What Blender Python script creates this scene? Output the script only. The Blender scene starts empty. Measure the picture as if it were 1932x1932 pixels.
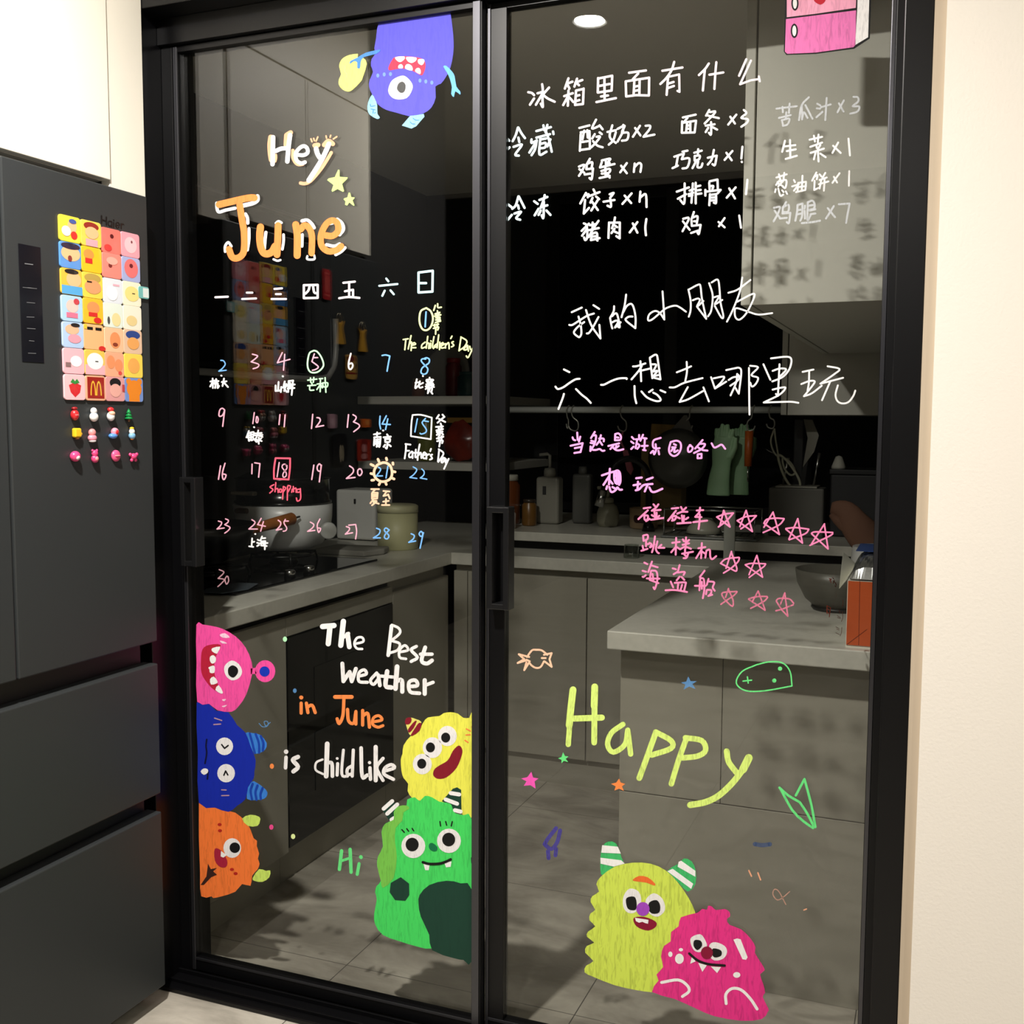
import bpy, bmesh, math, random
from math import pi, sin, cos, radians, hypot, atan2
from mathutils import Vector, Matrix

random.seed(7)
sc = bpy.context.scene
col = sc.collection

# ------------------------------------------------------------------ camera
CAM = Vector((0.0, 0.0, 1.36))
FPX = 2018.8
YAW, PITCH, ROLL = -0.3782, -0.08516, 0.00454
_f = Vector((sin(YAW)*cos(PITCH), cos(YAW)*cos(PITCH), sin(PITCH)))
_r0 = Vector((cos(YAW), -sin(YAW), 0.0))
_u0 = _r0.cross(_f)
RGT = _r0*cos(ROLL) + _u0*sin(ROLL)
UP = _u0*cos(ROLL) - _r0*sin(ROLL)
FWD = _f
cd = bpy.data.cameras.new('camera')
cam = bpy.data.objects.new('camera', cd)
col.objects.link(cam)
cam.matrix_world = Matrix((
    (RGT.x, UP.x, -FWD.x, CAM.x), (RGT.y, UP.y, -FWD.y, CAM.y), (RGT.z, UP.z, -FWD.z, CAM.z), (0, 0, 0, 1)))
cd.sensor_width = 36.0
cd.lens = 36.0*FPX/1932.0
cd.clip_start = 0.05
sc.camera = cam

# ------------------------------------------------------------------ world, lights, exposure
wd = bpy.data.worlds.new('night')
sc.world = wd
wd.use_nodes = True
wd.node_tree.nodes['Background'].inputs[0].default_value = (0.55, 0.6, 0.8, 1)
wd.node_tree.nodes['Background'].inputs[1].default_value = 0.002
LAMPS = [  # ceiling downlights: x, y, watts; the last two are added fill light
    (-1.05, 0.90, 52.0),
    (1.35, 0.35, 10.0),
    (-0.2, -1.15, 14.0),
]
CEIL = 2.60
LCOL = (1.0, 0.95, 0.885)
sc.view_settings.view_transform = 'Standard'
sc.view_settings.look = 'None'
sc.view_settings.gamma = 1.0
sc.view_settings.use_curve_mapping = False
sc.view_settings.exposure = 0.52
try:
    sc.cycles.use_denoising = True
    sc.cycles.max_bounces = 10
    sc.cycles.transparent_max_bounces = 24
    sc.cycles.sample_clamp_indirect = 6.0
except Exception:
    pass

# ------------------------------------------------------------------ helpers
def tag(o, label=None, cat=None, group=None, kind=None):
    if label: o['label'] = label
    if cat: o['category'] = cat
    if group: o['group'] = group
    if kind: o['kind'] = kind
    return o

def adopt(o, parent):
    if parent is not None:
        o.parent = parent
        o.matrix_parent_inverse = world(parent).inverted()

def world(o):
    return o.matrix_basis.copy() if o.parent is None else world(o.parent) @ o.matrix_parent_inverse @ o.matrix_basis

def thing(name, label, cat, loc=(0, 0, 0), group=None, kind=None):
    o = bpy.data.objects.new(name, None)
    o.empty_display_size = 0.03
    o.location = loc
    col.objects.link(o)
    return tag(o, label, cat, group, kind)

def mesh(name, vs, fs, m, parent=None, smooth=False):
    me = bpy.data.meshes.new(name)
    me.from_pydata([tuple(v) for v in vs], [], fs)
    me.update()
    if smooth:
        for p in me.polygons: p.use_smooth = True
    me.materials.append(m)
    o = bpy.data.objects.new(name, me)
    col.objects.link(o)
    adopt(o, parent)
    return o

def from_bm(name, bm, m, parent=None, smooth=False):
    me = bpy.data.meshes.new(name)
    bmesh.ops.recalc_face_normals(bm, faces=bm.faces)
    bm.to_mesh(me); bm.free()
    if smooth:
        for p in me.polygons: p.use_smooth = True
    me.materials.append(m)
    o = bpy.data.objects.new(name, me)
    col.objects.link(o)
    adopt(o, parent)
    return o

def bm_box(bm, x0, x1, y0, y1, z0, z1, bevel=0.0, seg=2):
    t = bmesh.new()
    r = bmesh.ops.create_cube(t, size=1.0)
    for v in t.verts:
        v.co = Vector(((x0+x1)/2+v.co.x*(x1-x0), (y0+y1)/2+v.co.y*(y1-y0), (z0+z1)/2+v.co.z*(z1-z0)))
    if bevel > 0:
        bmesh.ops.bevel(t, geom=list(t.edges), offset=bevel, segments=seg, affect='EDGES', profile=0.5)
    me = bpy.data.meshes.new('tmp'); t.to_mesh(me); t.free()
    bm.from_mesh(me); bpy.data.meshes.remove(me)

def box(name, x0, x1, y0, y1, z0, z1, m, parent=None, bevel=0.0, seg=2):
    bm = bmesh.new()
    bm_box(bm, x0, x1, y0, y1, z0, z1, bevel, seg)
    return from_bm(name, bm, m, parent)

def lathe_data(prof, c, n=32, sx=1.0, sy=1.0):
    vs, fs = [], []
    k = len(prof)
    for i in range(n):
        a = 2*pi*i/n
        for (r, z) in prof:
            vs.append((c[0]+r*cos(a)*sx, c[1]+r*sin(a)*sy, c[2]+z))
    for i in range(n):
        j = (i+1) % n
        for q in range(k-1):
            fs.append((i*k+q, j*k+q, j*k+q+1, i*k+q+1))
    return vs, fs

def lathe(name, prof, c, m, parent=None, n=32, smooth=True, rot=None):
    vs, fs = lathe_data(prof, (0, 0, 0), n)
    bm = bmesh.new()
    bv = [bm.verts.new(v) for v in vs]
    for f in fs:
        try: bm.faces.new([bv[i] for i in f])
        except ValueError: pass
    bmesh.ops.remove_doubles(bm, verts=bm.verts, dist=1e-6)
    M = Matrix.Translation(Vector(c))
    if rot is not None: M = M @ rot
    bmesh.ops.transform(bm, matrix=M, verts=bm.verts)
    return from_bm(name, bm, m, parent, smooth)

def ball(name, c, r, m, parent=None, sx=1, sy=1, sz=1, seg=16):
    bm = bmesh.new()
    bmesh.ops.create_uvsphere(bm, u_segments=seg, v_segments=max(8, seg*2//3), radius=1.0)
    for v in bm.verts:
        v.co = Vector((c[0]+v.co.x*r*sx, c[1]+v.co.y*r*sy, c[2]+v.co.z*r*sz))
    return from_bm(name, bm, m, parent, True)

def smooth_line(pts, k=5, closed=False):
    if len(pts) < 3: return [Vector(p) for p in pts]
    P = [Vector(p) for p in pts]
    out = []
    n = len(P)
    rng = range(n) if closed else range(n-1)
    for i in rng:
        if closed:
            p0, p1, p2, p3 = P[(i-1) % n], P[i], P[(i+1) % n], P[(i+2) % n]
        else:
            p1, p2 = P[i], P[i+1]
            p0 = P[i-1] if i > 0 else p1*2-p2
            p3 = P[i+2] if i+2 < n else p2*2-p1
        for s in range(k):
            t = s/k
            out.append(0.5*((2*p1)+(p2-p0)*t+(2*p0-5*p1+4*p2-p3)*t*t+(3*p1-p0-3*p2+p3)*t**3))
    if not closed: out.append(P[-1])
    return out

def tube_bm(bm, pts, r, n=10, closed=False):
    P = [Vector(p) for p in pts]
    k = len(P)
    rings = []
    prev = None
    for i, p in enumerate(P):
        if closed: t = P[(i+1) % k]-P[i-1]
        else: t = P[min(i+1, k-1)]-P[max(i-1, 0)]
        t.normalize()
        if prev is None:
            a = Vector((0, 0, 1)) if abs(t.z) < 0.9 else Vector((1, 0, 0))
            u = t.cross(a).normalized()
        else:
            u = (prev - t*prev.dot(t)).normalized()
        prev = u
        w = t.cross(u)
        rr = r[i] if isinstance(r, (list, tuple)) else r
        rings.append([bm.verts.new(p+u*(rr*cos(2*pi*j/n))+w*(rr*sin(2*pi*j/n))) for j in range(n)])
    m = k if closed else k-1
    for i in range(m):
        A, B = rings[i], rings[(i+1) % k]
        for j in range(n):
            bm.faces.new((A[j], A[(j+1) % n], B[(j+1) % n], B[j]))
    if not closed:
        bm.faces.new(rings[0][::-1]); bm.faces.new(rings[-1])

def tube(name, pts, r, m, parent=None, n=10, closed=False, k=0):
    if k: pts = smooth_line(pts, k, closed)
    bm = bmesh.new()
    rr = r
    if isinstance(r, (list, tuple)) and len(r) != len(pts):
        q = len(pts)
        rr = [r[min(len(r)-1, int(i*(len(r)-1)/(q-1)))]*(1-((i*(len(r)-1)/(q-1)) % 1)) + r[min(len(r)-1, int(i*(len(r)-1)/(q-1))+1)]*((i*(len(r)-1)/(q-1)) % 1) for i in range(q)]
    tube_bm(bm, pts, rr, n, closed)
    return from_bm(name, bm, m, parent, True)

def slab(name, pts, d, m, parent=None, bevel=0.0):
    """outline of 3-D points swept along the vector d: a plate with real thickness"""
    bm = bmesh.new()
    a = [bm.verts.new(Vector(p)) for p in pts]
    f = bm.faces.new(a)
    r = bmesh.ops.extrude_face_region(bm, geom=[f])
    bmesh.ops.translate(bm, vec=Vector(d), verts=[v for v in r['geom'] if isinstance(v, bmesh.types.BMVert)])
    if bevel > 0:
        bmesh.ops.bevel(bm, geom=list(bm.edges), offset=bevel, segments=2, affect='EDGES', profile=0.5)
    return from_bm(name, bm, m, parent)

def back(px, py, axis, val):
    """the point of a known plane (axis 0/1/2 = val) that the photograph shows at a measured pixel"""
    d = FWD + RGT*((px-966.0)/FPX) - UP*((py-966.0)/FPX)
    return CAM + d*((val-CAM[axis])/d[axis])

# ------------------------------------------------------------------ materials
def s2l(c):
    return tuple(((v/255)/12.92 if v/255 <= 0.04045 else ((v/255+0.055)/1.055)**2.4) for v in c)

_mats = {}
def mat(name, rgb, rough=0.5, metal=0.0, spec=0.5, noise=0.0, nscale=8.0, stretch=(1, 1, 1), bump=0.0, emit=0.0, coat=0.0):
    if name in _mats: return _mats[name]
    m = bpy.data.materials.new(name)
    m.use_nodes = True
    nt = m.node_tree
    b = nt.nodes['Principled BSDF']
    c = s2l(rgb)
    b.inputs['Base Color'].default_value = (*c, 1)
    b.inputs['Roughness'].default_value = rough
    b.inputs['Metallic'].default_value = metal
    b.inputs['Specular IOR Level'].default_value = spec
    if coat: b.inputs['Coat Weight'].default_value = coat
    if emit:
        b.inputs['Emission Color'].default_value = (*c, 1)
        b.inputs['Emission Strength'].default_value = emit
    if noise or bump:
        tc = nt.nodes.new('ShaderNodeTexCoord')
        mp = nt.nodes.new('ShaderNodeMapping')
        mp.inputs['Scale'].default_value = stretch
        nz = nt.nodes.new('ShaderNodeTexNoise')
        nz.inputs['Scale'].default_value = nscale
        nz.inputs['Detail'].default_value = 6
        nt.links.new(tc.outputs['Object'], mp.inputs[0])
        nt.links.new(mp.outputs[0], nz.inputs['Vector'])
        if noise:
            cr = nt.nodes.new('ShaderNodeValToRGB')
            cr.color_ramp.elements[0].position = 0.3
            cr.color_ramp.elements[1].position = 0.7
            cr.color_ramp.elements[0].color = (*[v*(1-noise) for v in c], 1)
            cr.color_ramp.elements[1].color = (*[min(1, v*(1+noise)) for v in c], 1)
            nt.links.new(nz.outputs['Fac'], cr.inputs[0])
            nt.links.new(cr.outputs[0], b.inputs['Base Color'])
        if bump:
            bp = nt.nodes.new('ShaderNodeBump')
            bp.inputs['Strength'].default_value = bump
            bp.inputs['Distance'].default_value = 0.002
            nt.links.new(nz.outputs['Fac'], bp.inputs['Height'])
            nt.links.new(bp.outputs[0], b.inputs['Normal'])
    _mats[name] = m
    return m

def pane_mat(name, tint, f0):
    """clear pane: what is behind it passes through, tinted; a Fresnel share is mirrored"""
    m = bpy.data.materials.new(name)
    m.use_nodes = True
    nt = m.node_tree; nt.nodes.clear()
    out = nt.nodes.new('ShaderNodeOutputMaterial')
    tr = nt.nodes.new('ShaderNodeBsdfTransparent'); tr.inputs[0].default_value = (*tint, 1)
    gl = nt.nodes.new('ShaderNodeBsdfGlossy'); gl.inputs['Roughness'].default_value = 0.0
    mx = nt.nodes.new('ShaderNodeMixShader')
    ge = nt.nodes.new('ShaderNodeNewGeometry')
    dp = nt.nodes.new('ShaderNodeVectorMath'); dp.operation = 'DOT_PRODUCT'
    ab = nt.nodes.new('ShaderNodeMath'); ab.operation = 'ABSOLUTE'
    s1 = nt.nodes.new('ShaderNodeMath'); s1.operation = 'SUBTRACT'; s1.inputs[0].default_value = 1.0
    pw = nt.nodes.new('ShaderNodeMath'); pw.operation = 'POWER'; pw.inputs[1].default_value = 5.0
    ma = nt.nodes.new('ShaderNodeMath'); ma.operation = 'MULTIPLY_ADD'; ma.inputs[1].default_value = 1-f0; ma.inputs[2].default_value = f0
    L = nt.links.new
    L(ge.outputs['Normal'], dp.inputs[0]); L(ge.outputs['Incoming'], dp.inputs[1])
    L(dp.outputs['Value'], ab.inputs[0]); L(ab.outputs[0], s1.inputs[1]); L(s1.outputs[0], pw.inputs[0]); L(pw.outputs[0], ma.inputs[0])
    L(ma.outputs[0], mx.inputs[0]); L(tr.outputs[0], mx.inputs[1]); L(gl.outputs[0], mx.inputs[2]); L(mx.outputs[0], out.inputs[0])
    _mats[name] = m
    return m

def paint(name, rgb, thin=0.25, scale=60.0, alpha=1.0, rot=0.6, gap=0.0):
    """marker paint: dry strokes that leave the coat thinner here and there; alpha < 1 is worn paint"""
    if name in _mats: return _mats[name]
    m = bpy.data.materials.new(name)
    m.use_nodes = True
    nt = m.node_tree
    b = nt.nodes['Principled BSDF']
    c = s2l(rgb)
    b.inputs['Roughness'].default_value = 0.62
    b.inputs['Specular IOR Level'].default_value = 0.25
    tc = nt.nodes.new('ShaderNodeTexCoord')
    mp = nt.nodes.new('ShaderNodeMapping')
    mp.inputs['Rotation'].default_value = (0, rot, 0)
    mp.inputs['Scale'].default_value = (1.0, 1.0, 0.16)
    wv = nt.nodes.new('ShaderNodeTexNoise')
    wv.inputs['Scale'].default_value = scale*4
    wv.inputs['Detail'].default_value = 5
    wv.inputs['Distortion'].default_value = 1.2
    cr = nt.nodes.new('ShaderNodeValToRGB')
    cr.color_ramp.elements[0].position = 0.33
    cr.color_ramp.elements[1].position = 0.52
    cr.color_ramp.elements[0].color = (*[v*(1-thin) for v in c], 1)
    cr.color_ramp.elements[1].color = (*c, 1)
    L = nt.links.new
    L(tc.outputs['Object'], mp.inputs[0]); L(mp.outputs[0], wv.inputs['Vector']); L(wv.outputs['Fac'], cr.inputs[0]); L(cr.outputs[0], b.inputs['Base Color'])
    if gap > 0:
        r2 = nt.nodes.new('ShaderNodeMapRange')
        r2.inputs['From Min'].default_value = 0.30; r2.inputs['From Max'].default_value = 0.42
        r2.inputs['To Min'].default_value = 1.0-gap; r2.inputs['To Max'].default_value = alpha
        L(wv.outputs['Fac'], r2.inputs['Value']); L(r2.outputs[0], b.inputs['Alpha'])
    else:
        b.inputs['Alpha'].default_value = alpha
    _mats[name] = m
    return m

def tile_mat(name, rgb, rgb2, grout, x0, y0, size, rough):
    m = bpy.data.materials.new(name)
    m.use_nodes = True
    nt = m.node_tree
    b = nt.nodes['Principled BSDF']
    b.inputs['Roughness'].default_value = rough
    L = nt.links.new
    ge = nt.nodes.new('ShaderNodeNewGeometry')
    nz = nt.nodes.new('ShaderNodeTexNoise'); nz.inputs['Scale'].default_value = 3.2; nz.inputs['Detail'].default_value = 9; nz.inputs['Roughness'].default_value = 0.62; nz.inputs['Distortion'].default_value = 0.6
    mp = nt.nodes.new('ShaderNodeMapping'); mp.inputs['Scale'].default_value = (1.0, 1.9, 1.0)
    L(ge.outputs['Position'], mp.inputs[0]); L(mp.outputs[0], nz.inputs['Vector'])
    cr = nt.nodes.new('ShaderNodeValToRGB')
    cr.color_ramp.elements[0].position = 0.36; cr.color_ramp.elements[1].position = 0.66
    cr.color_ramp.elements[0].color = (*s2l(rgb2), 1); cr.color_ramp.elements[1].color = (*s2l(rgb), 1)
    L(nz.outputs['Fac'], cr.inputs[0])
    sp = nt.nodes.new('ShaderNodeSeparateXYZ'); L(ge.outputs['Position'], sp.inputs[0])
    ds = []
    for ax, o in ((0, x0), (1, y0)):
        a = nt.nodes.new('ShaderNodeMath'); a.operation = 'SUBTRACT'; a.inputs[1].default_value = o-size*20+size/2
        d = nt.nodes.new('ShaderNodeMath'); d.operation = 'MODULO'; d.inputs[1].default_value = size
        s = nt.nodes.new('ShaderNodeMath'); s.operation = 'SUBTRACT'; s.inputs[1].default_value = size/2
        q = nt.nodes.new('ShaderNodeMath'); q.operation = 'ABSOLUTE'
        L(sp.outputs[ax], a.inputs[0]); L(a.outputs[0], d.inputs[0]); L(d.outputs[0], s.inputs[0]); L(s.outputs[0], q.inputs[0])
        ds.append(q)
    mn = nt.nodes.new('ShaderNodeMath'); mn.operation = 'MINIMUM'; L(ds[0].outputs[0], mn.inputs[0]); L(ds[1].outputs[0], mn.inputs[1])
    lt = nt.nodes.new('ShaderNodeMath'); lt.operation = 'LESS_THAN'; lt.inputs[1].default_value = 0.0013; L(mn.outputs[0], lt.inputs[0])
    mx = nt.nodes.new('ShaderNodeMix'); mx.data_type = 'RGBA'
    L(lt.outputs[0], mx.inputs['Factor']); L(cr.outputs[0], mx.inputs['A']); mx.inputs['B'].default_value = (*s2l(grout), 1)
    L(mx.outputs['Result'], b.inputs['Base Color'])
    _mats[name] = m
    return m

# ------------------------------------------------------------------ flat drawing on a plane, from measured pixels
def seq(s):
    """'x,y x,y;x,y ...' -> list of strokes"""
    out = []
    for st in s.split(';'):
        st = st.strip()
        if st: out.append([tuple(float(v) for v in p.split(',')) for p in st.split()])
    return out

class Ink:
    """brush strokes and filled shapes painted on a plane; one mesh per colour"""
    def __init__(self, frame, axis, val, toward=-1):
        self.x0, self.y0, self.s = frame
        self.axis, self.val, self.tw = axis, val, toward
        self.k = 0
        self.vs, self.fs = [], []
    def px(self, p): return (self.x0+p[0]/self.s, self.y0+p[1]/self.s)
    def put(self, q):
        return back(q[0], q[1], self.axis, self.val+self.tw*self.k*2e-6)
    def poly(self, pts, k=4, px=False):
        P = [Vector((*(p if px else self.px(p)), 0)) for p in pts]
        if k > 1: P = smooth_line(P, k, True)
        self.k += 1
        b = len(self.vs)
        self.vs += [self.put(p) for p in P]
        self.fs.append(tuple(range(b, b+len(P))))
        return self
    def disc(self, c, r, ry=None, n=20):
        return self.poly([(c[0]+r*cos(2*pi*i/n), c[1]+(ry or r)*sin(2*pi*i/n)) for i in range(n)], 1)
    def stroke(self, pts, w, k=4):
        """w: width in photograph pixels; a strip with round ends, each layer of paint a hair above the last"""
        P = [Vector((*self.px(p), 0)) for p in pts]
        P = smooth_line(P, k) if len(P) > 2 and k > 1 else P
        P = [p for i, p in enumerate(P) if i == 0 or (p-P[i-1]).length > 0.05]
        h = w/2
        self.k += 1
        runs, cur = [], [P[0]]
        for i in range(1, len(P)):
            cur.append(P[i])
            if i+1 < len(P):
                a, b = (P[i]-P[i-1]).normalized(), (P[i+1]-P[i]).normalized()
                if a.dot(b) < 0.6: runs.append(cur); cur = [P[i]]
        runs.append(cur)
        for n, R in enumerate(runs):
            if len(R) < 2: continue
            self.k += 1
            b = len(self.vs); m = len(R)
            for i in range(m):
                d = (R[min(i+1, m-1)]-R[max(i-1, 0)]).normalized()
                nn = Vector((-d.y, d.x, 0))*h
                self.vs += [self.put(R[i]+nn), self.put(R[i]-nn)]
            self.fs += [(b+2*i, b+2*i+2, b+2*i+3, b+2*i+1) for i in range(m-1)]
            if n: self._dot(R[0], h)
        self._dot(P[0], h); self._dot(P[-1], h)
        return self
    def _dot(self, p, h, n=12):
        self.k += 1
        b = len(self.vs)
        self.vs += [self.put((p.x+h*cos(2*pi*i/n), p.y+h*sin(2*pi*i/n))) for i in range(n)]
        self.fs.append(tuple(range(b, b+n)))
    def strokes(self, s, w, k=4):
        for st in seq(s): self.stroke(st, w, k)
        return self
    def make(self, name, m, parent=None):
        vs = [v.copy() for v in self.vs]
        return mesh(name, vs, self.fs, m, parent)
# ------------------------------------------------------------------ materials of the place
M_wall = mat('wall_paint', (246, 240, 230), 0.75, bump=0.25, nscale=180)
M_ceil = mat('ceiling_paint', (240, 238, 232), 0.9)
M_cream = mat('cream_lacquer', (247, 242, 228), 0.45)
M_trim = mat('beige_trim', (196, 180, 158), 0.6)
M_black = mat('black_aluminium', (7, 7, 9), 0.36, 0.0, 0.35)
M_anod = mat('anodised_edge', (92, 92, 97), 0.30, 0.9)
M_dark = mat('dark_wall', (26, 26, 28), 0.8)  # darkness of the unlit far room put into the wall colour
M_kwall = mat('kitchen_wall_tile', (17, 17, 18), 0.4, noise=0.08, nscale=3)
M_night = mat('night_window', (3, 3, 6), 0.5, spec=0.05)
M_floor = tile_mat('floor_tile', (200, 194, 181), (146, 140, 129), (92, 88, 82), -1.33, 2.24, 0.6, 0.42)
M_pane = pane_mat('door_glass', (0.90, 0.905, 0.895), 0.047)
M_grey = mat('grey_cabinet', (160, 156, 143), 0.5)
M_stone = mat('quartz_worktop', (204, 202, 192), 0.35, noise=0.06, nscale=60)
M_gap = mat('gap_shade', (8, 8, 8), 0.7)  # shade inside open gaps and recesses, put into the colour
M_blackglass = mat('black_glass', (7, 7, 8), 0.06)
M_white = mat('white_plastic', (226, 226, 222), 0.35)
M_steel = mat('steel', (185, 185, 182), 0.22, 1.0)
M_dkmetal = mat('dark_metal', (30, 30, 30), 0.35, 0.4)

GL, GR = 2.060, 2.085          # front faces of the two panes
YF = 1.970                     # face of the door casing

# ------------------------------------------------------------------ structure
def struct(o): return tag(o, kind='structure')
struct(box('floor', -3.0, 3.0, -6.0, 4.9, -0.05, 0.0, M_floor))
# living-room ceiling with three round recesses is a plain slab: the lamps are flush discs
struct(box('ceiling', -3.0, 3.0, -1.45, 2.02, CEIL, CEIL+0.12, M_ceil))
struct(box('ceiling_kitchen', -3.0, 3.0, 2.02, 4.95, 2.45, 2.72, M_ceil))
struct(box('wall_beam', -3.0, 3.0, -1.50, -1.45, CEIL, 3.1, M_dark))
struct(box('ceiling_far', -3.0, 3.0, -6.0, -1.50, 3.0, 3.1, M_dark))
struct(box('wall_far', -3.0, 3.0, -6.1, -6.0, 0.0, 3.1, M_dark))
struct(box('wall_left', -3.1, -3.0, -6.0, 4.9, 0.0, 3.1, M_dark))
struct(box('wall_side', 2.2, 2.3, -6.0, 1.95, 0.0, 3.1, M_wall))
struct(box('wall_right', -0.012, 2.25, 1.945, 2.12, 0.0, CEIL, M_wall))
struct(box('wall_front', -3.0, -1.736, 1.975, 2.12, 0.0, CEIL, M_wall))
struct(box('wall_top', -1.736, -0.012, 1.975, 2.12, 2.335, CEIL, M_wall))
struct(box('trim_1', -0.031, -0.012, 1.960, 2.0, 0.0, 2.335, M_trim))

# door casing: two posts, a head and a floor track, one black aluminium frame
cs = bmesh.new()
bm_box(cs, -1.735, -1.682, YF, 2.125, 0.0, 2.335, 0.002)
bm_box(cs, -0.078, -0.031, YF, 2.125, 0.0, 2.335, 0.002)
bm_box(cs, -1.682, -0.078, YF, 2.125, 2.262, 2.335, 0.002)
bm_box(cs, -1.682, -0.078, 2.035, 2.125, 2.205, 2.262, 0.001)      # upper track
bm_box(cs, -1.682, -0.078, YF, 2.125, 0.0, 0.012, 0.002)           # sill
bm_box(cs, -1.682, -0.078, 1.995, 2.002, 0.012, 0.020, 0.001)
bm_box(cs, -1.682, -0.078, 2.036, 2.042, 0.012, 0.022, 0.001)
bm_box(cs, -1.682, -1.652, 2.048, 2.125, 0.012, 2.205, 0.001)      # left jamb stop
bm_box(cs, -0.094, -0.078, 2.05, 2.125, 0.012, 2.205, 0.001)
casing = tag(from_bm('trim_2', cs, M_black), kind='structure')

def ring_handle(root, x0, x1, z0, z1, y0, y1, t):
    bm = bmesh.new()
    bm_box(bm, x0, x0+t, y0, y1, z0, z1, 0.002)
    bm_box(bm, x1-t, x1, y0, y1, z0, z1, 0.002)
    bm_box(bm, x0+t*0.5, x1-t*0.5, y0+0.0005, y1-0.0005, z1-t, z1-0.0003, 0.002)
    bm_box(bm, x0+t*0.5, x1-t*0.5, y0+0.0005, y1-0.0005, z0+0.0003, z0+t, 0.002)
    return from_bm('door_handle', bm, mat('handle_black', (24, 24, 25), 0.22, 0.0, 0.6), root)

def leaf(name, label, x0, x1, yg, lw, rw, strip_l, strip_r):
    root = thing(name, label, 'sliding door', (x0, yg, 0.02), kind='structure')
    y0, y1 = yg-0.010, yg+0.016
    bm = bmesh.new()
    bm_box(bm, x0, x0+lw, y0, y1, 0.020, 2.203, 0.001)
    bm_box(bm, x1-rw, x1, y0, y1, 0.020, 2.203, 0.001)
    bm_box(bm, x0+lw, x1-rw, y0, y1, 2.190, 2.203, 0.0008)
    bm_box(bm, x0+lw, x1-rw, y0, y1, 0.020, 0.052, 0.0008)
    from_bm('door_frame', bm, M_black, root)
    bm = bmesh.new()                                   # bright edge of the slim frame
    if strip_l: bm_box(bm, x0+strip_l[0], x0+strip_l[1], y0-0.003, y0, 0.021, 2.202, 0.001)
    if strip_r: bm_box(bm, x1-strip_r[1], x1-strip_r[0], y0-0.003, y0, 0.021, 2.202, 0.001)
    bm_box(bm, x0+0.004, x1-0.004, y0-0.002, y0, 0.046, 0.0525, 0.0008)
    from_bm('edge_strip', bm, M_anod, root)
    box('glass_pane', x0+lw, x1-rw, yg, yg+0.006, 0.052, 2.190, M_pane, root)
    return root

dl = leaf('door_1', 'left sliding glass door painted with the June calendar', -1.652, -0.884, GL, 0.014, 0.020, (0.0035, 0.0135), (0.003, 0.020))
dr = leaf('door_2', 'right sliding glass door painted with lists and Happy', -0.8835, -0.0945, GR, 0.043, 0.010, (0.0015, 0.0085), (0.001, 0.009))
ring_handle(dl, -1.632, -1.588, 1.018, 1.226, 2.016, 2.049, 0.013)
ring_handle(dr, -0.868, -0.818, 0.966, 1.182, 2.040, 2.0745, 0.013)

# kitchen shell
struct(box('wall_kitchen_left', -2.46, -2.36, 2.12, 4.85, 0.0, 2.45, M_kwall))
struct(box('wall_kitchen_right', -0.012, 0.10, 2.12, 4.85, 0.0, 2.45, M_kwall))
struct(box('wall_kitchen_back', -2.46, 0.10, 4.80, 4.90, 0.0, 2.45, M_dark))
w1 = thing('window_1', None, None, (-1.1, 4.79, 0.93), kind='structure')
bm = bmesh.new()
for (a, b_, c_, d_) in ((-1.72, -1.66, 0.94, 2.40), (-1.16, -1.10, 0.94, 2.40), (-0.56, -0.50, 0.94, 2.40)):
    bm_box(bm, a, b_, 4.755, 4.80, c_, d_, 0.003)
bm_box(bm, -1.66, -0.56, 4.76, 4.80, 0.94, 0.985, 0.003)
bm_box(bm, -1.66, -0.56, 4.76, 4.80, 2.355, 2.40, 0.003)
from_bm('window_frame', bm, M_black, w1)
box('window_glass', -1.66, -0.56, 4.78, 4.792, 0.985, 2.355, M_night, w1)

# ------------------------------------------------------------------ lamps in the ceiling
M_lamp = mat('lamp_ring', (235, 235, 230), 0.4)
LB = ['in front of the left glass door', 'added for fill light, right of the camera', 'added for fill light, farther from the glass doors']
for i, (lx, ly, w) in enumerate(LAMPS):
    t = thing('ceiling_downlight', 'round recessed ceiling downlight '+LB[i], 'light', (lx, ly, CEIL), 'ceiling downlights')
    lathe('lamp_ring', [(0.046, -0.001), (0.060, -0.001), (0.060, -0.006), (0.052, -0.009), (0.046, -0.006), (0.046, -0.001)], (lx, ly, CEIL), M_lamp, t)
    ld = bpy.data.lights.new('downlight', 'AREA')
    ld.shape = 'DISK'; ld.size = 0.09; ld.energy = w; ld.color = LCOL
    lo = bpy.data.objects.new('downlight', ld)
    lo.location = (lx, ly, CEIL-0.004)
    col.objects.link(lo); adopt(lo, t)
# ------------------------------------------------------------------ refrigerator and its surround
XF = -1.63
M_fr = mat('fridge_grey', (55, 58, 59), 0.45, 0.2, 0.35)
M_frbody = mat('fridge_body', (22, 23, 25), 0.5)
M_disp = mat('display_black', (17, 17, 24), 0.16)
M_mark = mat('display_mark', (120, 122, 125), 0.5)
fr = thing('refrigerator', 'dark grey refrigerator covered in magnets, left of the glass doors', 'refrigerator', (-1.98, 1.535, 0.0))
box('body', -2.34, -1.675, 1.146, 1.925, 0.03, 1.838, M_frbody, fr, 0.004)
for (y0, y1) in ((1.143, 1.5285), (1.5335, 1.928)):
    box('door', -1.672, XF, y0, y1, 0.858, 1.845, M_fr, fr, 0.003)
box('drawer', -1.672, XF, 1.143, 1.928, 0.504, 0.807, M_fr, fr, 0.003)
box('drawer', -1.672, XF, 1.143, 1.928, 0.046, 0.461, M_fr, fr, 0.003)
for y in (1.2, 1.87):
    lathe('foot', [(0.0, 0.0), (0.022, 0.0), (0.022, 0.03), (0.0, 0.03)], (-1.72, y, 0.0), M_dkmetal, fr, 12)
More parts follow.
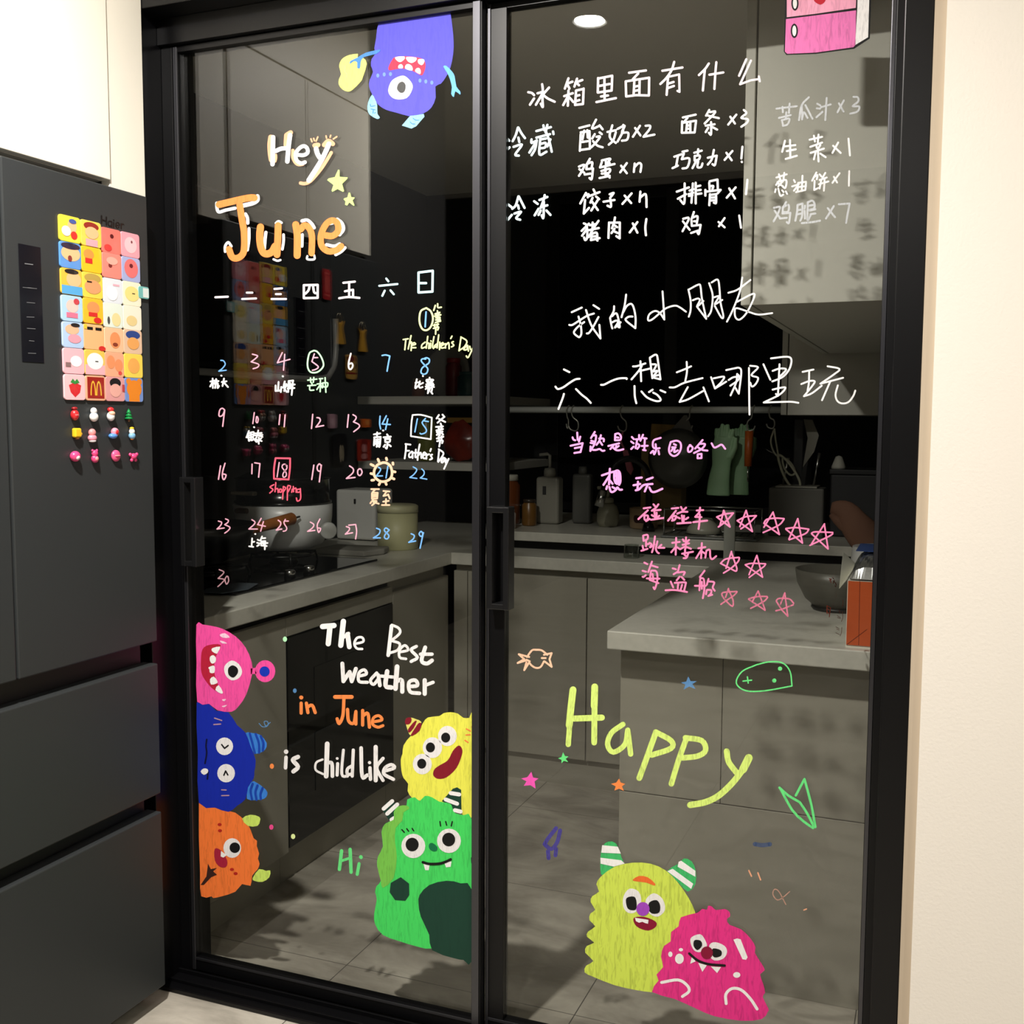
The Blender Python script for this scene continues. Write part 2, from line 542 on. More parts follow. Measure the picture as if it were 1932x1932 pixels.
dp = box('display_panel', XF-0.001, XF+0.0012, 1.567, 1.621, 1.468, 1.690, M_disp, fr, 0.0005)
ik = Ink((0, 380, 3.7167), 0, XF+0.0016)
ik.strokes('175,436 230,443', 1.6).strokes('160,602 258,612;195,604 222,607', 0.8).strokes('188,708 245,713;188,810 240,812;190,890 248,894;205,976 240,980;198,1064 252,1066', 0.9)
ik.make('display_mark', M_mark, dp)
ik = Ink((0, 380, 3.7167), 0, XF+0.0008)
ik.strokes('712,100 712,152;746,110 746,165;712,128 746,138', 2.4, 1)
ik.strokes('782,140 768,138 758,150 764,170 778,172 784,160;784,140 784,180', 1.9)
ik.strokes('797,146 797,182', 2.2, 1).strokes('797,130 798,131', 2.4, 1)
ik.strokes('812,164 836,168 832,150 818,150 811,166 820,184 834,182', 1.9)
ik.strokes('850,156 850,188', 2.2, 1).strokes('850,168 858,158 868,160', 1.9)
ik.make('logo', mat('logo_black', (14, 14, 15), 0.3), fr)

wc = thing('wall_cabinet', 'tall cream cabinet above the dark refrigerator', 'cabinet', (-1.98, 1.5, 1.868))
box('body', -2.5, -1.685, 1.146, 1.856, 1.868, CEIL-0.005, M_cream, wc)
box('door', -1.683, -1.662, 1.146, 1.499, 1.868, 2.30, M_cream, wc, 0.0015)
box('door', -1.683, -1.662, 1.502, 1.854, 1.868, 2.30, M_cream, wc, 0.0015)
box('top_panel', -1.683, -1.662, 1.146, 1.854, 2.304, CEIL-0.005, M_cream, wc, 0.001)
fp = tag(box('filler_panel', -1.69, -1.668, 1.8575, 1.968, 1.850, CEIL-0.003, M_cream), 'narrow cream panel between the cabinet and the black door frame', 'panel')
tc = thing('tall_cabinet', 'cream tall cabinet, coloured as if in shade, on the far side of the refrigerator', 'cabinet', (-2.1, 0.8, 0))
box('body', -2.5, -1.685, 0.55, 1.135, 0.0, CEIL-0.005, mat('dim_cabinet', (40, 40, 40), 0.6), tc)  # cream finish darkened: dim light is put into the colour

# ------------------------------------------------------------------ kitchen base units
def unit(name, label, loc, parts):
    t = thing(name, label, 'cabinet', loc)
    for p in parts: box(*p[:8], t, *(p[8:]))
    return t
unit('base_cabinet', 'grey base cabinet left of the black oven, under the cooktop', (-2.0, 2.35, 0), [
    ('body', -2.36, -1.742, 2.13, 2.572, 0.10, 0.812, M_gap),
    ('door', -1.740, -1.720, 2.13, 2.576, 0.10, 0.793, M_grey, 0.0015),
    ('plinth', -2.3, -1.752, 2.13, 2.576, 0.0, 0.098, M_grey)])
unit('base_cabinet', 'grey corner base cabinet right of the black oven', (-2.0, 3.45, 0), [
    ('body', -2.36, -1.742, 3.228, 3.675, 0.10, 0.812, M_grey),
    ('door', -1.740, -1.720, 3.226, 3.672, 0.10, 0.772, M_grey, 0.0015),
    ('plinth', -2.3, -1.752, 3.226, 3.676, 0.0, 0.098, M_grey)])
ov = thing('built_in_oven', 'black built-in oven in the left row of kitchen cabinets', 'oven', (-2.0, 2.9, 0))
box('body', -2.3, -1.742, 2.578, 3.224, 0.10, 0.812, M_gap, ov)
box('front_panel', -1.740, -1.718, 2.579, 3.222, 0.112, 0.734, M_blackglass, ov, 0.002)
for z0, z1 in ((0.50, 0.62), (0.24, 0.42)):
    box('window', -1.7178, -1.716, 2.72, 3.03, z0, z1, mat('oven_window', (20, 20, 19), 0.12), ov)
box('top_rail', -1.740, -1.720, 2.579, 3.222, 0.738, 0.792, M_grey, ov, 0.001)
box('plinth', -2.3, -1.752, 2.578, 3.224, 0.0, 0.098, M_grey, ov)
unit('base_cabinet', 'grey two-door base cabinet under the sink at the back', (-1.2, 4.0, 0), [
    ('body', -1.70, -0.725, 3.705, 4.75, 0.10, 0.812, M_grey),
    ('filler', -1.70, -1.645, 3.682, 3.703, 0.10, 0.790, M_grey, 0.001),
    ('door', -1.642, -1.170, 3.682, 3.703, 0.112, 0.790, M_grey, 0.0015),
    ('door', -1.166, -0.728, 3.682, 3.703, 0.112, 0.790, M_grey, 0.0015),
    ('plinth', -1.742, -0.725, 3.715, 3.735, 0.0, 0.098, M_grey)])
unit('base_cabinet', 'grey cabinet with a broad end panel on the right', (-0.35, 3.0, 0), [
    ('body', -0.685, -0.016, 2.530, 4.75, 0.002, 0.812, M_grey),
    ('end_panel', -0.706, -0.456, 2.505, 2.528, 0.448, 0.815, M_grey, 0.0012),
    ('end_panel', -0.4545, -0.016, 2.505, 2.528, 0.448, 0.815, M_grey, 0.0012),
    ('lower_panel', -0.706, -0.016, 2.506, 2.528, 0.0, 0.4455, M_grey, 0.0012)])

# one continuous U-shaped worktop
wt = slab('worktop', [(-2.36, 2.13, 0.816), (-1.70, 2.13, 0.816), (-1.70, 3.66, 0.816), (-0.72, 3.66, 0.816), (-0.72, 2.43, 0.816), (-0.014, 2.43, 0.816), (-0.014, 4.79, 0.816), (-2.36, 4.79, 0.816)], (0, 0, 0.045), M_stone, None, 0.003)
tag(wt, 'pale speckled stone worktop running round three sides of the kitchen', 'worktop')
lg = thing('window_ledge', 'pale stone ledge raised along the back worktop under the window', 'ledge', (-0.9, 4.3, 0.861))
box('slab', -1.69, -0.016, 3.84, 4.75, 0.897, 0.932, M_stone, lg, 0.003)
box('shadow_gap', -1.68, -0.02, 3.90, 4.74, 0.861, 0.897, M_gap, lg)  # black filler stands in for the shadow under the slab

# upper units on the right wall
def upper(label, y0, y1, z0, x0):
    t = thing('wall_cabinet', label, 'cabinet', (-0.2, (y0+y1)/2, z0))
    box('body', x0+0.024, -0.016, y0, y1, z0, 2.44, M_up, t, 0.001)
    box('door', x0, x0+0.020, y0, y1, z0, 2.44, M_up, t, 0.0015)
    return t
M_up = mat('upper_white', (206, 204, 194), 0.5)
upper('white wall cabinet nearest the glass, with shadows of writing on its side', 2.280, 3.248, 1.602, -0.394)
upper('white wall cabinet behind the nearest one on the right wall', 3.252, 3.975, 1.602, -0.394)
upper('white cabinet hanging lowest at the far right corner beside the window', 3.980, 4.745, 1.385, -0.535)

# range hood on the left wall
hd = thing('range_hood', 'black range hood over the cooktop on the left wall', 'range hood', (-2.2, 2.9, 1.47))
bm = bmesh.new()
bm_box(bm, -2.36, -2.02, 2.45, 3.36, 1.50, 2.05, 0.03, 4)
from_bm('hood_body', bm, mat('hood_black', (9, 9, 10), 0.12), hd)
tube('hood_trim', [(-2.02, 2.48, 1.500), (-2.02, 3.20, 1.500), (-2.02, 3.33, 1.53), (-2.02, 3.365, 1.60), (-2.02, 3.365, 1.72)], 0.011, mat('hood_trim', (120, 120, 118), 0.4), hd, 8, False, 4)
# ------------------------------------------------------------------ paint on the glass
W = paint('paint_white', (252, 251, 250), 0.10, 60)
WT = paint('paint_white_streaky', (250, 247, 246), 0.22, 70)
PW = paint('paint_pinkish_white', (255, 238, 244), 0.06)
GW = paint('paint_worn_white', (214, 218, 224), 0.2, 80, 0.72, gap=0.5)
LBW = paint('paint_icy_white', (222, 246, 255), 0.08)
CY = paint('paint_pale_cyan', (196, 246, 255), 0.1)
BL = paint('paint_blue', (120, 182, 250), 0.2)
BW = paint('paint_worn_blue', (96, 150, 205), 0.25, alpha=0.85)
RO = paint('paint_rose', (240, 176, 198), 0.2)
RW = paint('paint_worn_rose', (196, 150, 160), 0.3, 80, 0.85)
HP = paint('paint_hot_pink', (255, 140, 190), 0.12)
HL = paint('paint_bright_pink', (255, 168, 232), 0.12)
HW = paint('paint_worn_pink', (240, 130, 165), 0.3, 90, 0.75, gap=0.55)
RE = paint('paint_red', (255, 96, 122), 0.15)
PE = paint('paint_peach', (255, 205, 172), 0.14)
PO = paint('paint_peach_orange', (250, 178, 140), 0.14)
OR = paint('paint_orange', (255, 146, 78), 0.16, 45)
LM = paint('paint_pale_lime', (238, 255, 176), 0.1)
MI = paint('paint_mint', (190, 255, 200), 0.12)
GN = paint('paint_green', (112, 240, 140), 0.2)
YG = paint('paint_yellow_green', (222, 250, 112), 0.24, 55)

def at(px_x): return GL-0.0007 if px_x < 905 else GR-0.0007

def write(name, label, cat, m, frame, w, s, group=None, k=4, lay=0, kind=None):
    first = seq(s)[0][0]
    ik = Ink(frame, 1, at(frame[0]+first[0]/frame[2])-lay*0.0003)
    ik.strokes(s, w, k)
    return tag(ik.make(name, m), label, cat, group)

def letter(label, m, frame, w, s, group=None, **kw):
    return write('painted_lettering', label, 'lettering', m, frame, w, s, group, **kw)

def numeral(label, m, frame, w, s, **kw):
    return write('painted_number', label, 'number', m, frame, w, s, 'dates of the painted calendar', **kw)

A1 = (980, 100, 8.05); A2 = (1200, 100, 8.05); FB = (930, 210, 6.0375); FC = (1250, 190, 7.43); FD = (1440, 170, 7.43)
G1 = 'lines of the painted fridge list'
ik = Ink(A1, 1, at(1000))
ik.strokes('135,595 190,608 222,640;222,690 160,785;345,475 355,560 350,700 355,820 325,770;275,612 355,590;345,625 250,785;450,525 365,620;360,635 430,690 535,740;'
 '745,385 690,540;715,470 805,435;735,490 760,540;875,390 835,510;850,450 955,410;865,450 905,490;745,570 735,800;680,655 810,610;735,660 665,790;750,665 820,745', 4.3)
ik.strokes('860,570 845,790;845,788 965,775;965,775 975,540;975,545 860,570;865,650 910,640;860,730 910,715;'
 '1195,380 1190,600;1195,388 1410,345;1410,345 1400,570;1400,570 1195,600;1290,375 1295,700;1215,500 1370,470;1240,660 1345,645;1170,745 1465,685', 4.3, 1)
ik.x0 = 1200
ik.strokes('-106,300 150,265;34,310 -46,395;-156,430 -150,660;-150,660 0,640;0,640 195,645;195,645 200,375;200,375 -150,430;-26,430 -36,620;55,410 50,620;-16,510 30,500;-16,575 30,565', 4.3, 1)
ik.strokes('580,135 540,260 460,380 370,470;400,270 705,220;485,385 465,635;490,465 570,440;490,530 575,500;1105,160 1050,240 955,335;1045,260 1030,400 1015,570;1115,330 1325,295;1220,140 1205,300 1190,545;1675,95 1565,345', 4.3)
ik.strokes('500,360 655,325;655,325 660,590;660,590 630,575;1745,115 1580,475;1580,475 1740,415 1870,395;1865,355 1880,430', 4.0, 1)
tag(ik.make('painted_lettering', PW), 'white heading 冰箱里面有什么 at the top of the right glass door', 'lettering', G1)

letter('icy white words 冷藏 at the left end of the fridge list', LBW, FB, 4.3,
 '140,280 185,335;135,445 150,450 190,410;285,185 260,270 225,340;290,185 325,250 365,305;290,300 300,350;235,405 330,380 255,490 295,505;495,225 660,180;575,160 585,215;620,155 600,240;685,230 690,260;495,300 650,260;440,320 440,360 490,345 415,470;500,330 480,430 440,500;600,220 640,330 670,460;655,320 620,400;540,310 530,490 610,460;545,320 605,310;550,370 600,360 595,410 545,420', G1)
letter('white line 酸奶×2, first item beside the words 冷藏', W, FB, 4.0,
 '985,190 1100,160;1000,260 990,450;1000,240 1100,225;1100,225 1105,425;1105,425 1000,440;1040,220 1020,320;1075,215 1080,300;1015,350 1080,340;1175,95 1130,195 1215,165;1215,160 1250,205;1160,260 1130,310;1215,240 1240,260;1180,290 1220,290 1170,360 1120,410;1140,340 1190,390 1250,410;1360,160 1330,290 1400,360;1400,240 1370,330 1320,380;1305,235 1400,215;1485,155 1480,230 1420,345;1420,200 1500,165 1470,240 1540,245 1530,320 1470,335;1620,190 1680,275;1675,165 1595,290;1740,165 1790,165 1780,210 1715,290;1715,290 1840,265', G1)
letter('white line 鸡蛋×n under the item 酸奶×2', W, FB, 4.0,
 '980,630 1040,610 1020,670 980,735;985,660 1040,700;1105,540 1065,610;1070,600 1130,580 1125,640;1070,600 1065,660;1065,660 1140,650;1140,650 1125,770 1100,760;1045,720 1110,710;1240,560 1335,540 1310,580;1285,560 1290,620;1290,595 1330,590;1240,580 1220,640;1220,640 1385,600;1235,680 1330,655 1320,700 1240,710;1280,640 1285,745;1215,760 1330,735;1310,720 1330,755;1460,620 1525,705;1525,590 1450,695;1615,595 1605,690;1610,640 1660,590 1690,610 1680,690', G1)
letter('icy white words 冷冻 lower at the left of the fridge list', LBW, FB, 4.3,
 '170,1060 210,1090;170,1235 215,1180;290,970 260,1070 220,1110;295,970 360,1100;285,1070 295,1110;245,1165 320,1145 265,1215 310,1235;470,1025 510,1055;475,1185 520,1110;590,955 580,1000 545,1100;530,1010 620,975;545,1090 620,1070;580,1030 575,1210 555,1185;545,1130 520,1180;610,1130 655,1180', G1)
letter('white line 饺子×n, first item beside the words 冷冻', W, FB, 4.0,
 '1060,930 995,1050;1045,960 1090,945 1080,980;1050,1010 1035,1165;1035,1165 1095,1100;1145,890 1165,930;1100,965 1215,920;1135,985 1110,1040;1175,970 1210,1000;1195,1010 1120,1130;1130,1030 1195,1125;1330,945 1375,930 1335,985;1260,1030 1385,1010;1335,985 1345,1085 1305,1075;1500,960 1575,1045;1580,935 1475,1055;1680,915 1670,1030;1675,985 1740,945 1750,1090', G1)
letter('white line 猪肉×1 under the item 饺子×n', W, (1080, 400, 12.075), 4.0,
 '260,260 320,300 340,480 330,600 290,640 265,580;375,265 210,430;320,400 220,540;460,240 455,400;395,300 540,275;595,200 500,340 370,570;370,415 600,365;440,480 425,640;440,500 550,470 570,600;450,560 550,550;420,640 620,595;540,610 570,650;970,125 945,250 900,370;835,240 820,590;840,245 1080,240;1080,240 1075,600;1075,600 1000,550;950,300 1020,345;960,380 890,480;950,440 1035,480;1375,260 1480,470;1480,230 1305,465;1685,160 1660,350 1675,530', G1)
letter('white line 面条×3 in the middle of the fridge list', W, FC, 4.0,
 '285,235 465,195;350,240 300,300;275,290 270,450;280,310 470,280;470,280 450,445;450,445 270,450;345,310 330,440;390,300 390,440;340,350 390,345;340,395 390,390;655,130 610,210;665,160 740,160 590,320;640,210 790,245;605,350 730,330;680,300 680,470 650,450;640,380 605,440;700,370 765,405;950,225 1015,320;1035,195 920,335;1140,130 1175,175 1105,240 1195,260 1180,310 1105,365', G1)
letter('white line 巧克力×1 under the item 面条×3', W, FC, 4.0,
 '165,785 270,750;215,780 190,920;140,945 215,910;280,715 350,700;300,740 270,820;270,820 375,810 350,930 280,950;445,730 550,700;500,680 495,740;450,775 450,840;450,775 520,770 510,820 455,840;470,850 420,945;500,850 490,930 540,930 560,880;635,800 760,770;760,770 735,900 700,890;720,690 690,820 635,895;895,730 970,835;980,705 870,830;1120,645 1105,810;1110,855 1112,860', G1)
letter('white line 排骨×1 under the item 巧克力×1', W, FC, 4.0,
 '200,1275 370,1215;310,1160 305,1435 250,1395;215,1375 330,1310;425,1160 405,1430;380,1260 435,1240;365,1310 430,1290;370,1335 420,1325;465,1150 465,1440;470,1205 530,1190;470,1260 535,1250;470,1310 545,1300;660,1130 770,1105;770,1105 775,1240;655,1150 660,1240;660,1200 710,1195 700,1240;600,1250 600,1330;605,1275 815,1250;815,1250 770,1300;665,1310 655,1465;670,1320 750,1310;750,1310 750,1430 720,1430;670,1360 740,1355;670,1400 735,1395;935,1230 1015,1370;1025,1215 900,1360;1190,1110 1170,1310', G1)
letter('white line 鸡×1, lowest in the middle of the fridge list', W, FC, 3.8,
 '290,1655 370,1650 280,1830;285,1690 380,1810;440,1560 410,1650;420,1640 490,1620 480,1720;440,1690 470,1690;405,1660 410,1755;410,1755 535,1740;535,1740 510,1865 490,1850;400,1855 500,1820;785,1700 870,1775;870,1645 790,1760;1075,1610 1100,1780', G1)
letter('worn white line 苦瓜汁×3, topmost at the right of the fridge list', GW, FD, 3.6,
 '185,260 470,225;270,235 275,310;370,190 360,320;325,310 315,400;220,390 385,350;260,420 280,500;265,420 365,400 340,480 275,500;640,100 540,210 500,420;540,220 545,410;545,400 570,310 620,390;590,210 690,400;755,190 800,215;750,255 795,260;745,380 830,305;810,240 945,200;890,110 870,420;1060,185 1125,300;1130,145 1040,310;1265,95 1325,100 1330,160 1255,225 1345,230 1320,300 1220,330', G1)
letter('white line 生菜×1 under the worn item 苦瓜汁×3', W, FD, 3.7,
 '305,710 265,865;290,790 450,770;375,700 380,950;330,855 455,830;315,965 470,920;650,695 825,655;710,640 725,720;775,625 765,730;660,795 825,735;745,770 750,810;800,770 770,820;665,880 850,820;765,820 775,1000;735,870 710,970;800,890 875,940;980,780 1085,880;1050,735 970,880;1195,680 1215,915', G1)
letter('white line 葱油饼×1 under the item 生菜×1', WT, FD, 3.4,
 '185,1225 330,1180;220,1180 235,1240;295,1160 285,1240;240,1250 180,1330;200,1290 320,1260 310,1370 270,1350;280,1270 210,1350;210,1310 280,1350;175,1390 165,1430;210,1380 240,1480 280,1465;265,1405 285,1430;315,1420 335,1455;430,1260 445,1290;405,1350 500,1320;430,1410 490,1330;490,1300 480,1420;495,1300 600,1285;600,1285 590,1400;590,1400 460,1430;550,1200 540,1400;490,1360 600,1345;745,1155 685,1270;710,1220 760,1190 750,1250;720,1270 715,1400;715,1400 775,1370;790,1180 815,1210;870,1160 830,1230;790,1260 890,1225;780,1320 915,1280;815,1250 790,1380;860,1240 850,1410;990,1215 1035,1295;1070,1165 970,1300;1205,1135 1200,1340', G1)
letter('worn white line 鸡腿×7, lowest at the right of the fridge list', GW, FD, 3.8,
 '150,1650 235,1640 200,1740 145,1840;160,1690 240,1800;320,1570 275,1650;280,1640 355,1610 350,1700 280,1710;275,1640 270,1730;270,1730 380,1720;380,1720 360,1860 330,1850;235,1800 330,1790;480,1610 475,1700 450,1830;485,1610 550,1590;550,1590 545,1760 520,1830;490,1680 540,1675;480,1740 540,1730;585,1620 580,1660;625,1570 620,1820 660,1760;630,1570 690,1550 720,1600 710,1660 640,1680;640,1620 700,1610;650,1690 730,1670;660,1740 730,1730;580,1690 585,1800;540,1865 690,1850 795,1830;905,1655 1005,1780;990,1625 880,1800;1060,1600 1210,1590;1210,1590 1160,1860', G1)

G2 = 'lines of painted handwriting'
ik = Ink((1060, 560, 12.075), 1, at(1060))
ik.strokes('225,350 455,245;170,640 240,640 400,540 580,430 730,380;380,450 430,640 445,830 410,910 370,910 275,820 330,720 420,640 510,575;550,300 620,520 700,700 880,950;880,950 855,640;835,460 710,690 620,820 570,835;720,190 850,275;1190,215 1180,330 1100,480;1100,490 1130,650 1150,720;1150,440 1200,390 1260,400 1320,680 1260,670;1150,580 1240,540 1280,580 1210,700 1340,580;1465,-50 1430,200 1360,465;1400,350 1480,210 1580,160 1640,260 1680,480 1675,715;1675,715 1460,540 1480,480 1540,450 1610,450', 3.4)
ik.x0, ik.y0, ik.s = 1210, 510, 7.43
ik.strokes('297,295 315,560 322,690;322,690 260,600 190,570 110,620 95,700 150,690 260,600 350,530 470,495 540,520 625,580;660,270 690,420 690,560 665,650;665,270 800,200 830,230 850,400 910,680;910,680 780,510;720,420 790,395 820,420 780,510 870,430;950,180 1000,350 980,560 935,645;985,170 1070,130 1095,250 1110,450 1150,640 1120,660 1030,500;1015,380 1090,365 1030,475 1135,415;1220,315 1350,270 1530,135;1415,100 1380,300 1280,560 1200,720;1345,440 1560,330 1580,380 1480,590 1380,690 1320,660 1310,570 1340,530 1500,580 1640,620 1835,600', 3.2)
tag(ik.make('painted_lettering', W), 'white running script 我的小朋友 in the middle of the right door', 'lettering', G2)
ik = Ink((1040, 660, 8.782), 1, at(1040))
ik.strokes('210,325 300,370;70,610 110,650 200,620 300,550 400,490 470,480;210,730 190,800 120,980;410,650 500,740 590,810 655,880;825,580 880,575 1000,515 1120,475 1240,470 1250,485;1355,275 1420,270 1560,225;1478,190 1490,520;1500,270 1440,360 1330,490;1445,355 1640,310;1635,140 1675,470;1635,130 1740,80 1770,200 1810,490;1810,490 1690,460;1665,240 1740,250 1690,350;1690,360 1760,350 1700,430 1770,420;1380,600 1385,770 1410,885;1495,690 1590,790 1740,850 1815,830 1760,750 1690,710;1620,700 1680,660;1810,670 1890,705', 3.5)
ik.x0, ik.s = 1250, 9.66
ik.strokes('260,410 400,355 520,300;440,220 445,400 415,570;130,685 230,680 400,600 730,515;460,680 310,950;310,950 470,900 740,750;745,685 845,940;885,500 955,705;955,705 1160,580;930,520 1120,490 1070,590 970,690;1160,370 1300,340 1400,330 1435,420 1390,800;1390,800 1320,680;1360,440 1400,490 1370,560 1235,655;1205,550 1290,500 1390,490;1360,440 1340,600 1240,830;1575,330 1580,900 1585,1180;1595,290 1740,320 1620,460 1740,510 1700,620 1630,670 1600,600', 3.3)
ik.x0, ik.s = 1400, 8.05
ik.strokes('325,220 430,455;440,130 680,105 750,150 720,290 620,410 460,480;570,220 560,400 545,700;465,320 570,285 670,300 560,420;465,605 570,580 660,575 570,680 330,800;330,800 640,790 760,790 855,805;515,670 540,700;920,335 1085,300;1020,330 1015,500 995,620;900,520 1020,475 1100,475 1080,530 940,705;940,705 1060,660 1210,545;1300,250 1480,290 1400,370 1190,515;1190,515 1535,425;1340,480 1215,765;1455,540 1420,680 1450,780 1530,815 1620,790 1690,700 1720,620', 3.4)
tag(ik.make('painted_lettering', W), 'white running script 六一想去哪里玩 above the kitchen hanging rod', 'lettering', G2)

ik = Ink((1065, 800, 12.075), 1, at(1065))
ik.strokes('290,195 300,360;185,305 205,355 245,370;360,290 330,400;140,495 415,435;415,435 365,640;235,550 360,525;225,660 350,640;690,180 605,320;665,260 720,270 690,440 600,600;610,380 670,400;595,430 650,440;595,510 590,615;830,255 800,370 730,475;790,330 890,335 895,395;810,400 860,475;650,590 720,590 800,570 860,610 910,605;1155,235 1150,370;1155,230 1230,215 1285,280 1270,360 1155,370;1170,300 1230,310;1000,500 1245,440;1110,500 1045,570;1180,500 1170,545 1235,500;1110,540 1170,590 1240,600 1340,575;1535,295 1580,345;1520,400 1575,440;1520,570 1575,515;1620,350 1740,340;1655,370 1620,550;1650,440 1710,490 1660,565;1700,250 1700,320;1790,245 1730,380;1800,320 1870,330;1830,350 1820,560;1760,500 1895,495;1790,590 1850,600', 3.6)
ik.x0 = 1220
ik.strokes('320,315 165,370 140,480 160,540 220,560;205,460 215,590 170,690 150,610 95,660;240,560 295,550;270,610 285,690;550,410 680,380 770,430 780,560 720,680 620,730 530,670 510,560 550,410;620,455 670,480;580,530 660,530;610,540 560,615;640,550 630,640 710,600;1000,480 945,540 950,630 1010,620 1050,540 980,480;1275,365 1105,560;1210,450 1330,460 1250,570 1080,660;1150,520 1270,590 1385,605;1165,690 1160,780;1160,780 1250,775;1250,775 1250,680;1250,680 1170,690;1480,440 1540,535 1620,510 1710,470 1790,565', 3.6)
tag(ik.make('painted_lettering', HL), 'pink line 当然是游乐园咯～ just under the hanging rod', 'lettering', G2)
letter('bright pink words 想玩 in front of the black tap', HL, (1120, 870, 12.075), 4.0,
 '370,175 350,530;190,325 350,270 460,240;355,340 225,540;370,440 430,515;470,250 470,400 500,500;490,230 550,215 600,280 610,460 580,540;510,340 560,380;500,430 590,440;510,500 600,480;520,260 530,520;560,260 570,520;310,570 290,635;360,590 390,690 440,700 510,650 540,600 590,650 645,650;430,590 480,620;970,390 1095,375;1010,470 1000,640;910,550 1060,520;960,665 1040,640 1140,545 1340,520;1210,425 1345,375;1230,540 1165,690;1270,600 1320,690 1400,700 1565,630', G2)
letter('pink words 碰碰车 left of the row of five stars', HP, (1190, 940, 12.075), 3.6,
 '295,230 450,210;390,275 175,475;310,390 315,480 350,500;330,390 390,400 385,470 350,520 430,470;520,140 560,190;630,140 570,220 480,285;510,280 680,265;540,310 555,460;590,330 590,450;480,385 520,410;650,400 610,440;460,490 740,450;935,235 1085,220;1030,285 850,510;940,410 960,500;970,410 1040,410 1000,490 940,510;1145,200 1170,250;1260,215 1160,310;1060,350 1170,310 1290,310;1165,390 1180,530;1215,400 1205,530;1075,440 1120,460;1310,440 1250,480;1060,575 1370,555;1505,280 1650,270;1580,215 1560,320 1470,425;1470,425 1610,430;1575,370 1565,550 1545,700;1425,545 1740,510', G2)
FS = (1190, 1000, 10.733)
letter('pink words 跳楼机 left of the pair of stars', HP, FS, 3.5,
 '250,120 260,220;260,110 340,100 340,180 270,215;310,220 310,330;310,290 370,280;240,320 260,410;215,420 340,380;490,130 460,350 430,450;380,260 420,290 390,350;480,290 400,350;540,230 510,380 540,450 570,470;620,300 560,360;560,360 680,360;920,160 910,500;840,260 990,240;905,350 820,450;940,350 1000,390;1055,190 1080,230;1120,150 1110,370;1180,200 1140,240;1050,300 1180,270;1000,390 1100,340 1220,380;1100,390 1100,470;1040,480 1260,440;1170,460 1130,560 1070,570;1080,490 1140,550;1440,265 1425,570;1370,370 1510,345;1430,400 1325,570;1450,440 1510,480;1530,430 1510,560;1530,420 1600,400 1610,540 1650,590 1730,530', G2)
letter('pink words 海盗船 left of the worn row of three stars', HP, FS, 3.5,
 '275,660 335,690;240,825 310,845;240,945 260,950 305,915;430,640 355,850;430,720 545,755;410,830 385,1010;420,820 520,840 540,1000 490,1190 460,1160;325,980 580,985;440,890 460,1000;385,1010 560,1075;850,775 915,795;870,895 940,850;990,710 950,860;950,860 1090,850 1070,910;990,945 930,1020;1030,950 1085,1010;810,1045 860,1160;890,1070 1100,1060 1110,1100 1080,1230;960,1090 950,1210;1040,1110 1010,1210;705,1220 900,1215 1140,1255;1495,825 1400,950;1410,960 1390,1220;1420,970 1480,1000 1490,1200 1460,1380;1300,1130 1520,1130;1440,1050 1440,1190;1575,990 1540,1110;1570,1040 1690,1060 1660,1160 1700,1230;1540,1215 1525,1300;1550,1210 1630,1220 1620,1290 1570,1335;1570,1335 1650,1310', G2)
S1 = (1340, 950, 8.05); S2 = (1340, 1020, 10.733)
for w_, m_, fr_, lab, st in (
 (3.2, HP, S1, 'first pink star in the row of five beside 碰碰车', '150,330 205,105;205,105 300,355;300,355 100,205;100,205 220,160 350,145;350,145 250,260 125,355'),
 (3.0, HP, S1, 'second pink star in the row of five beside 碰碰车', '450,350 545,105;545,105 640,425;640,425 410,260;410,260 540,200 700,185;700,185 600,290 465,385'),
 (3.0, HP, S1, 'middle pink star in the row of five beside 碰碰车', '815,360 900,220 955,130;960,150 1050,470;1050,470 815,300;815,300 860,240 1000,222 1120,230;1120,240 1040,330 805,440'),
 (3.0, HP, S1, 'fourth pink star in the row of five beside 碰碰车', '1195,540 1330,230;1330,230 1400,600;1400,600 1150,390;1150,380 1300,365 1495,390;1495,395 1440,460 1200,550'),
 (3.0, HP, S1, 'last and lowest pink star in the row of five beside 碰碰车', '1540,610 1735,310;1735,330 1790,690;1790,690 1540,460;1540,450 1600,430 1860,440;1860,460 1800,500 1515,635'),
 (3.0, HP, S2, 'left pink star of the pair beside 跳楼机', '320,560 430,220;430,240 540,560;540,570 520,620 400,560 210,460;210,460 320,370 580,340;590,350 560,430 420,560 270,655'),
 (2.8, HP, S2, 'right pink star of the pair beside 跳楼机', '785,690 945,300;945,300 1060,740;1060,740 720,500;710,490 840,460 1120,470;1120,480 1080,530 930,640 790,745'),
 (2.9, HW, S2, 'left worn pink star of the three beside 海盗船', '310,1150 370,970;370,990 460,1200 450,1330 330,1230 250,1130 260,1050 540,1030;540,1040 480,1110 330,1210 215,1290'),
 (2.9, HW, S2, 'middle worn pink star of the three beside 海盗船', '860,1220 970,1020;970,1020 1110,1400;1110,1410 930,1290 780,1190;780,1180 870,1150 1000,1130 1150,1130;1160,1150 1100,1220 960,1300 820,1370'),
 (2.9, HW, S2, 'right worn pink star of the three beside 海盗船', '1420,1290 1510,1060;1510,1060 1570,1530;1570,1530 1450,1400 1340,1230;1340,1210 1400,1170 1600,1180 1690,1270;1680,1300 1600,1330 1450,1390 1330,1420')):
    write('painted_star', lab, 'star', m_, fr_, w_, st, 'pink outline stars rating the rides', k=3)

